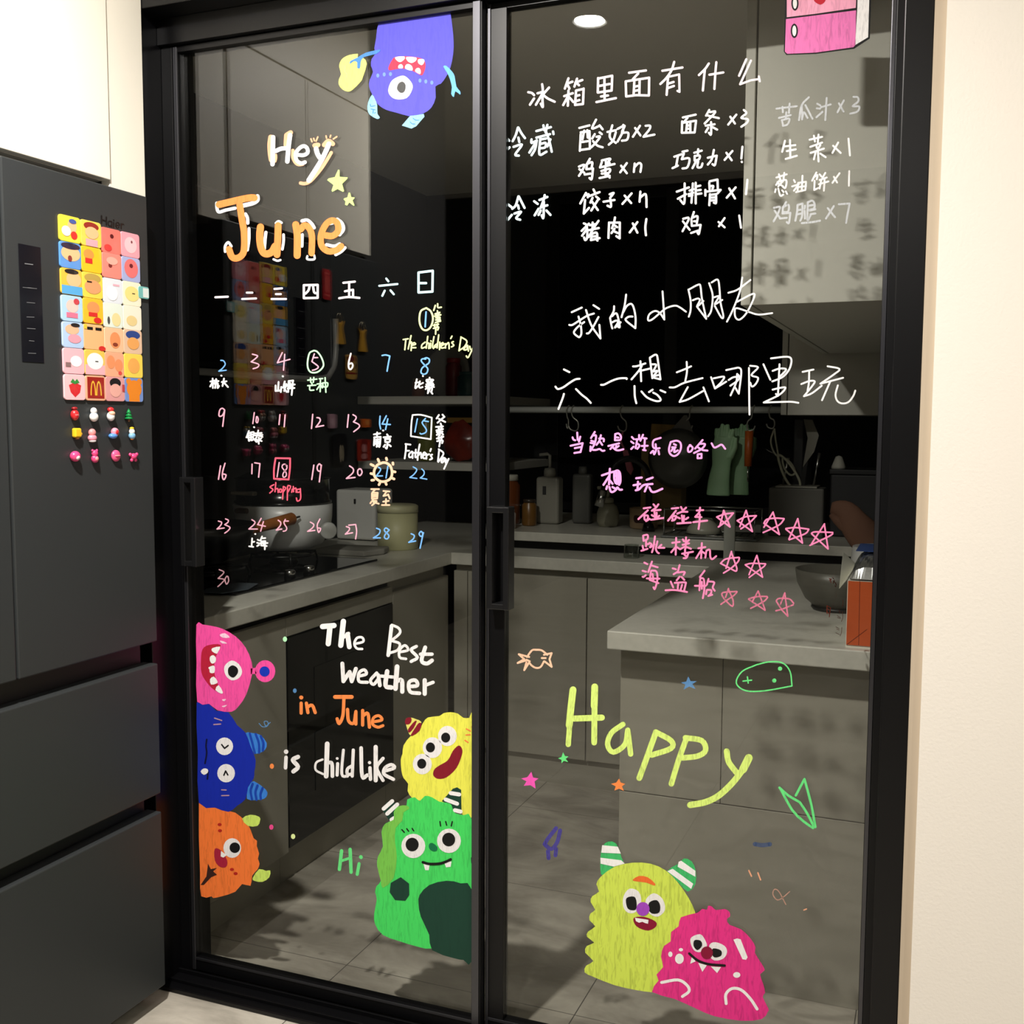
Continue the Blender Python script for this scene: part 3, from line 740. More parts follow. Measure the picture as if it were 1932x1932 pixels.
# ---- calendar
K1 = (395, 500, 9.2); K2 = (620, 500, 8.782)
GD = 'weekday heads of the painted calendar'
for lab, m_, fr_, w_, st in (
 ('pinkish white weekday 一 at the left of the calendar', PW, K1, 4.0, '105,560 320,550'),
 ('pinkish white weekday 二 over the 3, second column', PW, K1, 3.8, '650,480 745,480;570,590 810,580'),
 ('pinkish white weekday 三 at the top of the third column', PW, K1, 3.8, '1130,415 1260,405;1155,505 1240,505;1080,590 1330,590'),
 ('pinkish white boxy weekday 四 above the ringed 5', PW, K1, 4.2, '1640,350 1640,575;1640,575 1880,570;1880,570 1880,345;1880,345 1640,350;1740,365 1720,440 1670,495;1800,365 1820,475 1870,490'),
 ('pinkish white weekday 五 in the fifth column', PW, K2, 4.0, '245,295 435,275;340,300 340,520;270,435 405,410;405,410 405,520;175,550 330,530 510,545'),
 ('pale cyan weekday 六 above the blue 7', CY, K2, 3.9, '955,225 990,270;840,345 1140,315;930,425 890,510;1025,420 1080,485'),
 ('pale cyan weekday 日 at the right of the calendar', CY, K2, 4.4, '1490,125 1490,455;1490,455 1720,440;1720,440 1725,95;1725,95 1490,125;1500,300 1615,300')):
    letter(lab, m_, fr_, w_, st, GD, k=3)
K3 = (750, 560, 10.167)
write('painted_ring', 'pale lime ring around the blue 1 of the calendar', 'ring', LM, K3, 3.4, '550,215 450,270 420,400 430,520 480,620 560,640 640,570 680,420 640,280 550,215')
numeral('blue number 1 inside the pale lime ring', BL, K3, 3.0, '548,290 530,575')
letter('tiny pale lime characters 儿童节 right of the ringed 1', LM, K3, 2.9,
 '725,165 695,260;770,135 775,205 840,200;765,270 770,300;720,330 810,300;740,320 750,350;800,310 780,350;710,370 830,345;735,400 810,390 800,430 735,440;770,360 775,485;735,445 820,440;725,495 825,465;690,550 785,525;710,530 715,570;770,520 760,565;690,605 785,580 770,635;735,590 730,715', G2)
letter("pale lime words The children's Day under the ringed 1", LM, K3, 2.7,
 "110,820 205,805;160,810 140,1015;260,745 205,1000;230,900 270,870 260,1030;275,930 345,910 320,880 280,910 270,970 350,975;530,870 470,920 465,985 540,960;580,760 550,985;560,900 600,890 600,990;635,890 630,985;640,845 645,850;700,765 670,940 690,990;790,730 760,980;760,900 710,940 715,970 765,940;810,870 805,1010;810,910 870,880;840,940 890,910 870,890 840,930 840,980 900,975;920,900 920,980;925,930 980,880 990,995;1045,755 1020,800;1070,860 1040,880 1080,930 1035,960;1215,795 1180,1035;1215,770 1330,850 1280,960 1180,1030;1330,930 1270,1010 1330,1010 1345,930 1360,1040;1385,950 1400,1010;1455,960 1370,1140 1340,1165 1320,1135", G2)
numeral('blue number 8 under the lime words', BL, K3, 2.8, '540,1195 480,1190 455,1230 520,1310 580,1380 560,1460 500,1485 450,1450 470,1370 530,1320 600,1270 610,1200 560,1170 520,1180')
letter('small white note 比赛 with a dot, below the 8', W, K3, 3.0,
 '485,1518 490,1522;370,1580 340,1750 400,1700;345,1650 395,1640;430,1620 410,1700 430,1745 480,1730;410,1690 490,1650;615,1550 620,1580;555,1620 565,1590 680,1590 665,1620;570,1640 660,1630;550,1680 680,1660;590,1620 600,1700;640,1615 640,1700;540,1720 695,1690;610,1700 540,1770;640,1700 700,1730;590,1760 585,1820;590,1750 660,1745 655,1810;620,1770 580,1850;640,1820 670,1860', G2)
K4 = (390, 650, 10.733); K5 = (560, 650, 9.66)
numeral('blue number 2 at the left of the calendar', BL, K4, 2.4, '285,320 340,330 375,400 320,480 245,540;245,540 395,520')
letter('small white note 杭大 with a dot, below the 2', W, K4, 3.2,
 '293,628 300,632;120,690 125,880;75,750 170,730;115,770 70,850;135,780 165,800;190,700 200,725;165,760 240,740;185,790 170,880;190,790 225,790 220,880 250,840;350,690 320,840;305,760 400,745;350,770 430,860', G2)
numeral('rose number 3 over the mirrored magnets', RO, K4, 2.4, '925,195 1030,230 980,290 900,350;900,350 1050,400 1030,460 940,490')
numeral('rose number 4 above the note 山姆', RO, K4, 2.4, '1530,165 1430,370;1430,370 1685,300;1580,200 1555,520')
letter('small white note 山姆 with a dot, below the 4', W, K4, 3.3,
 '1538,642 1545,646;1455,760 1445,930;1395,830 1395,940;1395,940 1500,930;1510,860 1500,960;1580,750 1560,860 1620,960;1610,800 1570,940;1530,870 1620,840;1660,740 1650,960;1665,740 1750,730;1750,730 1740,800 1720,1020;1640,820 1780,810;1640,890 1775,880;1690,780 1695,860', G2)
write('painted_ring', 'pale mint ring around the rose 5 of the calendar', 'ring', MI, K5, 3.0, '310,110 230,160 195,330 210,450 270,510 380,500 470,420 485,340 440,220 370,130 310,110')
numeral('rose number 5 inside the pale mint ring', RO, K5, 2.5, '320,170 275,310;275,310 390,400 350,450 285,470;295,240 380,238')
letter('small mint note 芒种 under the ringed 5', MI, K5, 2.7,
 '200,650 365,630;250,610 255,690;310,600 300,690;270,700 280,730;200,750 345,740;235,760 240,830 310,830;410,625 470,620;430,650 425,860;370,720 460,710;420,740 365,820;440,740 465,790;470,700 480,770;475,700 560,700 550,770 480,770;515,605 530,870', G2)
numeral('pinkish number 6 over a brown mirrored magnet', PW, K5, 3.0, '985,165 945,330 950,430 985,450 1020,390 1000,340 950,360')
numeral('blue number 7 below the weekday 六', BL, K5, 2.8, '1555,200 1620,190 1695,210;1695,210 1670,340 1645,485')
K6 = (395, 760, 10.733); K7 = (570, 760, 10.733); K8 = (740, 770, 13.8)
numeral('rose number 9 below the note 杭大', RO, K6, 2.6, '305,140 260,110 210,150 195,260 240,270 280,230 310,150;310,150 270,475')
numeral('rose number 10 above the note 银泰', RO, K6, 2.4, '910,200 880,420;955,280 945,380 975,400 990,330 970,280')
letter('small white note 银泰 with a dot, below the 10', W, K6, 3.0,
 '903,492 910,496;800,570 760,680;780,620 820,610;770,660 820,655;750,700 820,700;790,660 800,770 830,740;840,600 850,760;845,600 900,595 890,680 845,690;850,640 890,640;860,760 900,740;870,690 950,790;930,620 1060,610;920,660 1075,650;990,560 970,660 930,740;1000,660 1075,690;1000,700 1000,830;950,740 980,760;1050,720 1020,740;960,790 990,770;1020,760 1060,775', G2)
numeral('rose number 11 above the red boxed 18', RO, K6, 2.5, '1430,240 1410,440;1535,245 1515,485')
numeral('rose number 12 above the 19', RO, K7, 2.6, '215,235 190,520;300,300 350,310 365,370 280,490;280,490 435,460')
numeral('rose number 13 over an orange mirrored magnet', RO, K7, 2.5, '940,240 915,495;1030,240 1090,280 1085,330 1040,385;1040,385 1150,440 1150,500 1045,585')
numeral('blue number 14 above the note 南京', BL, K7, 2.7, '1580,270 1570,420 1590,530;1705,265 1620,430;1620,430 1785,440;1735,325 1690,540')
letter('small white note 南京 with a dot, below the 14', W, K7, 3.3,
 '1637,560 1645,562;1455,640 1580,620;1520,600 1515,690;1465,700 1455,860;1460,700 1590,690;1590,690 1570,880 1540,870;1500,750 1550,740;1490,790 1560,785;1490,830 1560,825;1520,740 1510,890;1720,640 1740,670;1650,700 1795,685;1680,740 1685,790;1680,735 1780,730;1780,730 1770,790 1685,795;1730,800 1715,920 1690,910;1680,850 1650,890;1760,850 1795,880', G2)
write('painted_square', 'white square frame around the blue 15', 'frame', W, K8, 2.8, '530,180 500,400 485,730;485,730 1005,810;1005,810 1030,260;1030,250 750,175 530,180')
numeral('blue number 15 inside the white square frame', BL, K8, 2.5, '655,280 590,620;865,270 800,340 785,400 890,560 860,640 760,675 725,655;830,330 940,350')
letter('tiny white characters 父亲节 right of the framed 15', W, K8, 3.2,
 '1215,180 1155,270;1310,170 1360,230;1340,240 1180,380;1215,280 1380,360;1260,400 1275,440;1140,490 1320,475;1200,500 1220,540;1290,490 1270,540;1150,580 1320,545;1160,625 1310,610;1240,580 1240,700 1210,690;1200,650 1160,700;1290,650 1325,690;1160,790 1330,745;1210,740 1220,820;1290,730 1280,810;1170,860 1310,840 1300,910;1250,850 1225,1000', G2)
letter("white words Father's Day under the framed 15", W, K8, 3.1,
 "360,940 355,1090 325,1310;345,935 475,950;360,1110 440,1110;510,1130 440,1200 450,1280 520,1250 530,1140;530,1140 530,1300;615,1080 600,1270 640,1270;555,1165 690,1160;715,945 670,1200 660,1350;680,1230 740,1160 760,1300;810,1230 870,1200 840,1150 800,1200 810,1300 880,1310;890,1190 890,1320;890,1230 960,1200;1010,1060 990,1120;1040,1210 1000,1230 1040,1310 980,1340;1220,1100 1190,1390;1210,1070 1330,1160 1300,1260 1200,1400;1340,1290 1280,1380 1300,1420 1350,1370 1370,1300;1370,1300 1390,1420;1400,1330 1410,1400;1470,1320 1350,1580", G2)
numeral("blue number 22 below the words Father's Day", BL, K8, 2.3, '545,1530 640,1600 570,1720 460,1805;460,1805 640,1830;770,1585 830,1650 820,1740 730,1820;730,1820 900,1850')
K9 = (395, 855, 10.168); K10 = (570, 855, 10.168); K11 = (395, 965, 9.66); K12 = (570, 965, 7.728)
numeral('rose number 16 above the 23', RO, K9, 2.7, '215,245 175,500;300,195 250,380 260,490 290,500 320,420 270,400')
numeral('rose number 17 left of the red boxed 18', RO, K9, 2.5, '820,210 815,395;870,185 970,200;970,200 945,460')
numeral('rose number 18 inside the red box', RO, K9, 2.3, '1340,180 1300,455;1490,240 1430,210 1395,270 1470,370 1470,440 1420,460 1415,390 1490,280 1450,210')
write('painted_square', 'red box around the 18 of the calendar', 'frame', RE, K9, 3.2, '1270,95 1240,300 1240,490;1240,490 1520,505;1520,505 1545,300 1550,100;1550,100 1270,95')
letter('red word shopping below the red box', RE, K9, 2.5,
 '1235,605 1165,650 1220,700 1160,765;1275,565 1260,740;1270,690 1310,680 1320,755;1350,690 1340,740 1380,745 1385,695 1350,690;1420,640 1405,880;1425,640 1465,670 1420,740;1500,640 1495,900;1510,620 1560,640 1510,740;1590,690 1580,750;1610,640 1615,740;1620,690 1660,670 1665,750;1740,690 1680,700 1690,750 1740,740;1745,680 1750,870 1690,920 1670,860', G2)
numeral('rose number 19 right of the red boxed 18', RO, K10, 2.6, '225,230 185,505;365,240 330,205 290,260 300,330 350,340 370,230;365,250 330,550')
numeral('rose number 20 left of the peach sun', RO, K10, 2.6, '910,245 980,300 970,380 850,485;850,485 1015,465;1100,300 1070,330 1070,400 1110,430 1150,370 1130,310 1100,300')
write('painted_sun', 'peach sun with short rays drawn around the blue 21', 'drawing', PE, K10, 4.8, '1550,180 1440,230 1380,350 1400,460 1480,530 1570,545 1680,500 1725,400 1700,260 1620,190 1550,180;1455,115 1475,160;1615,95 1625,130;1740,185 1745,215;1740,350 1785,360;1730,480 1765,495;1605,575 1615,600;1490,575 1475,605;1375,515 1335,520;1355,400 1320,390;1370,240 1320,215')
numeral('blue number 21 inside the peach sun', BL, K10, 2.5, '1465,270 1505,300 1490,350 1420,440;1420,440 1540,435;1645,250 1610,475')
letter('peach words 夏至 under the sun', PE, K10, 3.2,
 '1325,690 1475,690;1400,700 1350,750;1340,770 1340,870;1345,760 1450,760;1450,760 1440,870;1350,800 1430,795;1350,835 1430,830;1340,875 1440,870;1370,880 1310,960;1350,920 1430,920 1340,1000;1370,940 1470,970;1560,725 1675,735;1620,740 1560,820;1560,820 1650,800;1650,790 1680,870;1610,880 1605,990;1555,930 1660,915;1530,995 1675,995', G2)
numeral('rose number 23 above the 30', RO, K11, 2.4, '165,175 225,200 200,260 140,320;140,320 270,300;295,135 345,160 335,200 280,240;280,240 375,290 340,350 280,395')
numeral('rose number 24 above the note 上海', RO, K11, 2.4, '775,150 830,190 810,240 720,320;720,320 875,320;945,125 880,240;880,240 1020,270;985,185 935,360')
numeral('rose number 25 over the wooden pan handle', RO, K11, 2.4, '1255,160 1300,200 1290,260 1220,340;1220,340 1320,320;1385,145 1360,210 1410,300 1390,350 1345,360;1375,175 1440,175')
letter('small white note 上海 with a dot, below the 24', W, K11, 3.0,
 '833,410 840,411;780,490 770,640;780,560 820,550;725,635 800,645;880,515 910,530;870,570 905,580;870,630 905,610;960,455 930,530;950,490 1020,485;945,540 945,620;945,620 1045,630;945,545 1020,540;1020,540 1010,690;925,580 1060,575;980,560 990,610', G2)
numeral('worn rose number 30 alone on the last row', RW, K11, 2.3, '180,1060 265,1110 160,1220;160,1220 270,1240 220,1310 155,1370;315,1180 285,1240 310,1325 350,1270 340,1190 315,1180')
numeral('rose number 26 in front of the white cooker', RO, K12, 2.4, '120,155 170,190 150,240 80,290;80,290 185,275;260,110 220,200 240,305 270,250 230,240')
numeral('rose number 27 left of the beige canister', RO, K12, 2.5, '645,220 690,240 680,280 630,330;630,330 735,310;680,200 780,190;780,190 795,290 780,400')
numeral('pale blue number 28 in front of the beige canister', BL, K12, 2.6, '1085,245 1135,270 1120,330 1040,385;1040,385 1140,385;1270,270 1220,240 1200,280 1265,350 1240,400 1200,380 1215,330 1270,270')
numeral('pale blue number 29 right of the beige canister', BL, K12, 2.6, '1590,325 1635,350 1620,400 1555,450;1555,450 1655,430;1765,330 1735,290 1705,330 1740,365 1770,310;1765,320 1720,535')

# ---- Hey June
FH = (480, 230, 9.66)
t = thing('painted_lettering', 'big white word Hey with peach edging on the left door', 'lettering', back(570, 290, 1, GL), G2)
ik = Ink(FH, 1, GL-0.0007)
for w_, st in ((10, '300,280 285,400 290,560 310,690'), (4.5, '392,600 395,660 380,720'), (8, '580,240 570,420'), (9, '600,230 660,195'), (6.5, '700,520 700,640 740,730 800,775 880,770'), (9, '1100,430 1160,420'), (8.5, '1270,420 1350,345 1430,400'), (6.5, '1400,560 1330,680 1220,850 1080,1020 990,1100 910,1125 840,1115'), (3, '1030,310 1050,360;1080,300 1095,345;1155,275 1125,350;1305,255 1315,295;1390,245 1380,280;1500,270 1440,310')):
    ik.strokes(st, w_)
ik.make('edge_paint', PO, t)  # peach marker layer under the white letters, part of the drawing
for rows in (((8.5, '340,280 335,560 330,770'), (8, '390,530 480,490 570,480'), (8.5, '650,240 620,480 600,720')), ((7.2, '790,600 900,605 970,560 960,480 900,440 820,480 750,580 770,700 850,755 920,735'),), ((9, '1125,490 1150,580 1190,650'), (9, '1360,400 1290,560 1220,700 1110,880 990,1065'))):
    ik = Ink(FH, 1, GL-0.0011)
    for w_, st in rows: ik.strokes(st, w_)
    ik.make('letter', W, t)
def blob(name, label, cat, m, frame, pts, group=None, k=1, lay=0, parent=None):
    P = seq(pts)[0]
    y = at(frame[0]+P[0][0]/frame[2])-lay*0.0003
    ik = Ink(frame, 1, y); ik.poly(P, k)
    return tag(ik.make(name, m, parent), label, cat, group)
GS = 'little filled stars painted on the glass'
blob('painted_star', 'larger yellow-green star beside the word Hey', 'star', paint('paint_light_green', (210, 255, 140), 0.2), FH, '1525,870 1550,875 1555,1000 1700,1010 1690,1040 1600,1130 1635,1260 1615,1275 1515,1225 1420,1275 1405,1250 1440,1150 1325,1060 1350,1030 1465,1005', GS)
blob('painted_star', 'smaller yellow-green star below the larger one near Hey', 'star', _mats['paint_light_green'], FH, '1715,1290 1745,1290 1765,1370 1825,1375 1825,1390 1790,1430 1825,1520 1810,1530 1730,1470 1690,1525 1650,1510 1660,1450 1625,1410 1640,1390 1695,1375', GS)
FJ = (390, 350, 6.9)
t = thing('painted_lettering', 'big orange word June with white edging on the left door', 'lettering', back(530, 440, 1, GL), G2)
ik = Ink(FJ, 1, GL-0.0007)
for w_, st in ((6, '130,230 135,300 160,345 250,320 370,295'), (8, '470,262 600,230 660,190 660,140'), (6, '505,370 530,420 535,490'), (5.5, '550,560 550,700 530,840'), (5, '240,860 240,790 280,740 320,790'), (4.5, '900,490 935,465 975,485'), (6, '770,610 760,700 750,820'), (5, '1000,640 1000,730 985,830'), (4, '870,960 920,980 960,970'), (6, '1240,460 1310,450 1370,500 1400,550'), (5.5, '1245,640 1240,790'), (4, '1310,920 1310,960 1400,960 1400,910'), (6.5, '1700,440 1760,490 1780,570 1730,640'), (4, '1590,505 1640,495'), (6, '1560,770 1660,790 1730,760'), (6, '1800,810 1750,860 1680,900')):
    ik.strokes(st, w_)
ik.make('edge_paint', WT, t)  # white marker layer under the orange letters, part of the drawing
for rows in (((13, '160,248 300,215 450,180 560,160 620,160'), (12.5, '430,250 460,450 485,600 490,780 470,890 400,945 330,930 290,830')), ((13.5, '700,540 690,650 700,780 735,870 790,890 850,860 890,790'), (13, '930,520 925,700 915,900')), ((13.5, '1160,510 1180,650 1178,910'), (12, '1225,570 1270,520 1330,550 1370,660 1365,880')), ((12, '1550,650 1640,655 1710,590 1700,490 1630,455 1550,510 1490,640 1495,780 1580,855 1690,840 1750,790'),)):
    ik = Ink(FJ, 1, GL-0.0011)
    for w_, st in rows: ik.strokes(st, w_)
    ik.make('letter', OR, t)

# ---- The best weather
FM = (520, 1130, 5.084)
def thick(label, m, frame, rows, cat='lettering', cut=None):
    st = seq(rows[0][1])[0][0]
    c = (frame[0]+st[0]/frame[2], frame[1]+st[1]/frame[2])
    y = at(c[0])
    t = thing('painted_lettering', label, cat, back(*c, 1, y), G2)
    its = [(w_, p) for w_, s_ in rows for p in seq(s_)]
    cuts = cut or list(range(1, len(its)))
    n0 = 0
    for n in cuts+[len(its)]:
        ik = Ink(frame, 1, y)
        for w_, p in its[n0:n]: ik.stroke(p, w_)
        ik.make('letter', m, t); n0 = n
    return t
thick('thick white word The in front of the black oven', W, FM, ((10, '450,265 560,255'), (10, '520,280 505,430'), (10, '650,215 625,445'), (9, '690,340 707,460'), (6, '650,370 700,330'), (4.6, '765,430 840,410 830,370 780,375 755,430 780,475 830,480')), cut=[2, 5])
thick('white word Best right of the word The', WT, FM, ((7, '1112,260 1080,540'), (5, '1115,250 1180,280 1190,330 1110,400;1110,400 1190,430 1170,490 1090,520'), (5, '1190,510 1270,490 1240,445 1190,490 1190,560 1250,575'), (6, '1350,455 1300,490 1360,560 1300,600'), (7.5, '1435,465 1400,590 1450,620 1500,590'), (6.5, '1390,530 1500,530')), cut=[3, 4, 5])
thick('white word weather under The Best', WT, FM, ((7.5, '640,620 650,790;650,790 710,700;710,700 730,790;730,790 770,670'), (6, '800,740 870,720 850,680 800,710 800,790 880,800'), (6, '970,710 910,780 940,820 990,760'), (7, '985,730 1000,830'), (8.5, '1070,695 1055,830 1110,850'), (6, '1010,740 1135,750'), (9, '1165,650 1150,860'), (8, '1160,790 1210,780 1215,890'), (7, '1280,840 1360,830 1340,780 1280,800 1290,890 1380,905'), (8, '1430,780 1430,910'), (6.5, '1430,830 1510,800')), cut=[4, 5, 7, 9, 11, 12])
thick('orange words in June below weather', OR, FM, ((7.5, '245,945 247,946'), (6.2, '245,1000 245,1095;295,1000 310,1090;300,1040 350,1020 380,1090'), (7.5, '570,940 730,940'), (6.2, '655,960 645,1120 610,1195 590,1150;690,1060 700,1170 750,1190 770,1080;770,1080 770,1200;835,1070 835,1210;840,1120 885,1100 900,1230'), (5.5, '930,1180 1020,1160 990,1120 940,1140 930,1200 980,1230 1030,1215')), cut=[2, 4, 6, 8, 10])
thick('white words is childlike left of the yellow monster', WT, FM, ((8.5, '100,1465 101,1466'), (6.8, '100,1520 95,1620'), (8, '215,1515 165,1545 215,1610 170,1655'), (4.2, '450,1540 390,1570 385,1640 455,1680'), (9, '495,1390 485,1700'), (7, '510,1570 540,1580 545,1700'), (5, '590,1530 592,1531'), (6, '595,1580 590,1690'), (5.5, '650,1450 635,1680 690,1700'), (6, '745,1450 735,1700;735,1600 690,1630 690,1680 735,1680'), (7, '820,1430 830,1700 880,1690'), (6, '900,1570 902,1571'), (6.5, '905,1620 910,1730'), (8, '960,1420 960,1740'), (6.5, '1030,1530 970,1620 1030,1740'), (6.5, '1050,1650 1140,1620 1110,1590 1050,1620 1040,1680 1130,1730')), cut=[2, 3, 4, 6, 8, 9, 11, 12, 14, 16])
FV = (600, 1320, 3.716)
thick('green word Hi left of the green monster', GN, FV, ((6.5, '165,1060 150,1190'), (6.5, '225,1050 232,1210'), (5, '165,1130 225,1110'), (7, '300,1103 302,1105'), (6, '288,1150 275,1225')), cut=[3])
F1 = (200, 1100, 3.116)
for lab, m_, p, w_ in (('small mint dot near the word The', MI, (1052, 330), 8), ('small dull blue dot beside the word in', BW, (1110, 633), 7), ('small orange dot left of the word is', OR, (975, 1077), 8), ('small pink dot right of the orange monster horn', paint('paint_deep_pink', (245, 80, 150), 0.2), (972, 1435), 8), ('small pale lime dot left of the word Hi', LM, (1100, 1490), 8)):
    ik = Ink(F1, 1, at(500)); ik.disc(p, w_*0.5*3.116, w_*0.62*3.116, 16)
    tag(ik.make('painted_dot', m_), lab, 'dot', 'painted dots on the left door')
write('painted_squiggle', 'grey blue swirl beside the blue horned monster', 'drawing', BW, F1, 1.6, '900,825 920,845 950,840 950,815 930,815 940,840 965,820')

# ---- Happy and doodles on the right door
FY = (900, 1180, 2.76)
HY = paint('paint_happy_lime', (226, 252, 132), 0.3, 60)
thick('big yellow-green word Happy across the grey end panel', HY, FY, ((13, '500,335 490,420 480,520'), (10, '485,480 475,620'), (13, '613,320 610,420'), (11, '612,420 610,610'), (11.5, '505,485 650,480'), (10, '760,515 700,560 680,620 710,660 770,620 785,545;785,545 800,670'), (11, '930,560 880,700 845,795'), (10.5, '930,555 1010,600 1010,640 910,675'), (10.5, '1090,590 1050,700 1012,825'), (10.5, '1085,585 1170,600 1190,650 1150,680 1070,690'), (11, '1300,655 1310,710 1350,765'), (15, '1415,690 1385,750'), (12, '1385,750 1330,820 1260,885 1190,920 1110,935')), cut=[5, 7, 9, 11])
write('painted_candy', 'peach outline of a wrapped candy near the door handle', 'drawing', PE, (840, 960, 4.83), 3.6, '745,1350 790,1290 830,1285 880,1290 930,1330;900,1390 870,1440 830,1450 790,1430 765,1400;765,1350 670,1325;670,1325 720,1370;720,1370 660,1405;660,1405 740,1380;740,1400 720,1470;720,1470 765,1400;900,1330 970,1315;970,1315 950,1370;950,1370 970,1440;970,1440 905,1390;880,1360 915,1360;740,1375 770,1390', k=3)
write('painted_gamepad', 'mint outline of a game controller under the worktop edge', 'drawing', GN, FY, 2.6, '1455,205 1380,240 1350,300 1400,340 1500,340 1640,315;1640,315 1630,240 1590,195 1520,190 1455,205;1385,290 1430,285;1408,268 1412,300')
ik = Ink(FY, 1, at(1400)); ik.disc((1578, 225), 11); ik.disc((1548, 287), 11)
pad = [o for o in col.objects if o.name == 'painted_gamepad'][0]
ik.make('button', GN, pad)
for lab, m_, fr_, pts in (
 ('dull blue star under the worktop edge', BW, FY, '1100,265 1112,290 1145,290 1122,305 1138,332 1105,318 1075,335 1085,308 1062,298 1090,292'),
 ('tiny green star under the letter H of Happy', GN, FY, '448,660 458,680 477,682 462,695 475,712 452,705 440,718 440,700 422,692 440,685'),
 ('hot pink star low on the right door beside the handle side', paint('paint_magenta', (255, 95, 195), 0.1), FY, '283,762 292,792 320,797 300,812 305,850 278,832 243,835 258,812 230,797 262,790'),
 ('small orange star at the corner of the end panel', OR, FY, '740,797 748,818 772,825 755,838 765,862 740,850 715,860 722,838 698,825 725,818')):
    blob('painted_star', lab, 'star', m_, fr_, pts, GS)
write('painted_rocket', 'worn violet rocket outline over the kitchen floor', 'drawing', paint('paint_worn_violet', (74, 66, 160), 0.35, 90, 0.85, gap=0.5), (910, 1380, 4.6), 7.5, '640,840 570,930 540,980;550,990 600,1020 650,960 675,860;570,1040 575,1100;640,1020 635,1075')
write('painted_leaf', 'narrow green outline of a leaf right of Happy', 'drawing', GN, FY, 4.6, '1575,845 1620,885 1680,920;1680,920 1720,980 1755,1050;1580,850 1640,960 1700,1020 1750,1055;1660,885 1705,800;1705,800 1740,930 1762,1050', k=2)
FQ = (1000, 1520, 3.5127)
write('painted_dash', 'worn blue dash above the pink ribbon doodle', 'drawing', paint('paint_faded_blue', (60, 84, 130), 0.4, 90, 0.7), FQ, 8, '1490,255 1540,262 1590,256')
write('painted_ribbon', 'thin peach ribbon loop right of the pink monster', 'drawing', paint('paint_thin_peach', (205, 158, 140), 0.3, 90, 0.85), FQ, 2.0, '1695,655 1650,570 1620,555 1610,590 1640,625 1680,605 1720,570')
write('painted_tick', 'pair of short peach ticks above the ribbon loop', 'drawing', PO, FQ, 2.6, '1450,430 1468,468;1510,445 1528,492')
write('painted_dash', 'tiny peach dash right of the ribbon loop', 'drawing', PO, FQ, 2.4, '1815,692 1832,685')
# ------------------------------------------------------------------ monsters painted on the glass
BK = paint('paint_black', (22, 22, 22), 0.05)
GY = paint('paint_charcoal', (82, 82, 82), 0.1)
EW = paint('paint_eye_white', (246, 244, 244), 0.16, 70)
DR = paint('paint_dark_red', (138, 26, 44), 0.12)
RD = paint('paint_red_mouth', (222, 62, 88), 0.2)

class Beast:
    def __init__(self, label, frame, centre, y):
        self.f, self.y = frame, y
        self.root = thing('painted_monster', label, 'drawing', back(frame[0]+centre[0]/frame[2], frame[1]+centre[1]/frame[2], 1, y))
    def _ink(self, lay, frame=None): return Ink(frame or self.f, 1, self.y-0.0006-0.0003*lay)
    def fill(self, name, m, pts, lay=0, k=3, parent=None, label=None, frame=None):
        ik = self._ink(lay, frame)
        for P in seq(pts): ik.poly(P, k)
        return tag(ik.make(name, m, parent or self.root), label)
    def line(self, name, m, pts, w, lay=0, parent=None, k=4, label=None):
        return tag(self._ink(lay).strokes(pts, w, k).make(name, m, parent or self.root), label)
    def disc(self, name, m, c, r, lay=0, ry=None, parent=None, label=None):
        return tag(self._ink(lay).disc(c, r, ry).make(name, m, parent or self.root), label)

# purple one-eyed monster hanging upside down at the top
b = Beast('purple one-eyed monster painted upside down at the top of the left door', (630, 0, 7.728), (1100, 900), GL)
PB = paint('paint_purple', (92, 88, 226), 0.10, 30)
LB = paint('paint_sky_blue', (112, 184, 248), 0.15)
LB2 = paint('paint_pale_sky', (150, 214, 252), 0.25)
MB2 = paint('paint_mid_blue', (78, 138, 222), 0.2)
b.fill('body', PB, '680,215 1000,165 1350,105 1650,62 1690,130 1730,420 1745,600 1740,780 1700,980 1640,1110 1560,1220 1480,1260 1485,1420 1420,1570 1310,1650 1180,1690 1080,1690 900,1640 760,1600 640,1520 560,1380 515,1270 520,1170 570,1050 540,960 550,860 600,790 590,700 615,560 630,420 670,280', 0, 2)
e = b.fill('eye', EW, '980,1105 1060,1125 1140,1220 1140,1310 1060,1430 900,1445 810,1380 795,1290 850,1170', 1)
b.fill('pupil', GY, '1000,1190 1045,1240 1030,1330 975,1355 920,1300 940,1220', 2, 3, e)
mo = b.fill('mouth', RD, '900,830 1020,820 1180,830 1310,870 1335,970 1300,1080 1260,1095 1140,1030 1000,1000 900,1010 810,1025 795,980 850,870', 1)
for p in ('895,835 1020,822 1030,860 970,905 920,885', '1055,832 1200,840 1190,890 1130,918 1075,890', '1230,865 1310,865 1315,910 1280,950 1230,920', '940,992 945,950 980,935 1005,960 1000,995', '1040,1000 1050,945 1095,935 1140,970 1140,1030', '1185,1040 1200,1000 1240,990 1265,1030 1255,1080'):
    b.fill('tooth', W, p, 2, 3, mo)
for c in ((640, 1102), (733, 1085), (825, 1080), (1255, 1175), (1340, 1188), (1428, 1205)):
    b.disc('spot', paint('paint_spot_blue', (118, 150, 245), 0.1), c, 22, 1, 30)
b.fill('arm', LB, '1595,970 1640,960 1720,1040 1760,1110 1785,1260 1840,1330 1840,1380 1770,1330 1750,1415 1710,1370 1720,1270 1690,1150 1650,1060', 2, 2)
b.fill('leg', LB2, '555,1380 600,1450 630,1530 635,1660 670,1710 630,1735 520,1670 490,1590 500,1490', 1, 2)
b.fill('leg', LB2, '1110,1690 1200,1680 1310,1660 1320,1700 1200,1840 1130,1875 990,1830', 1, 1)
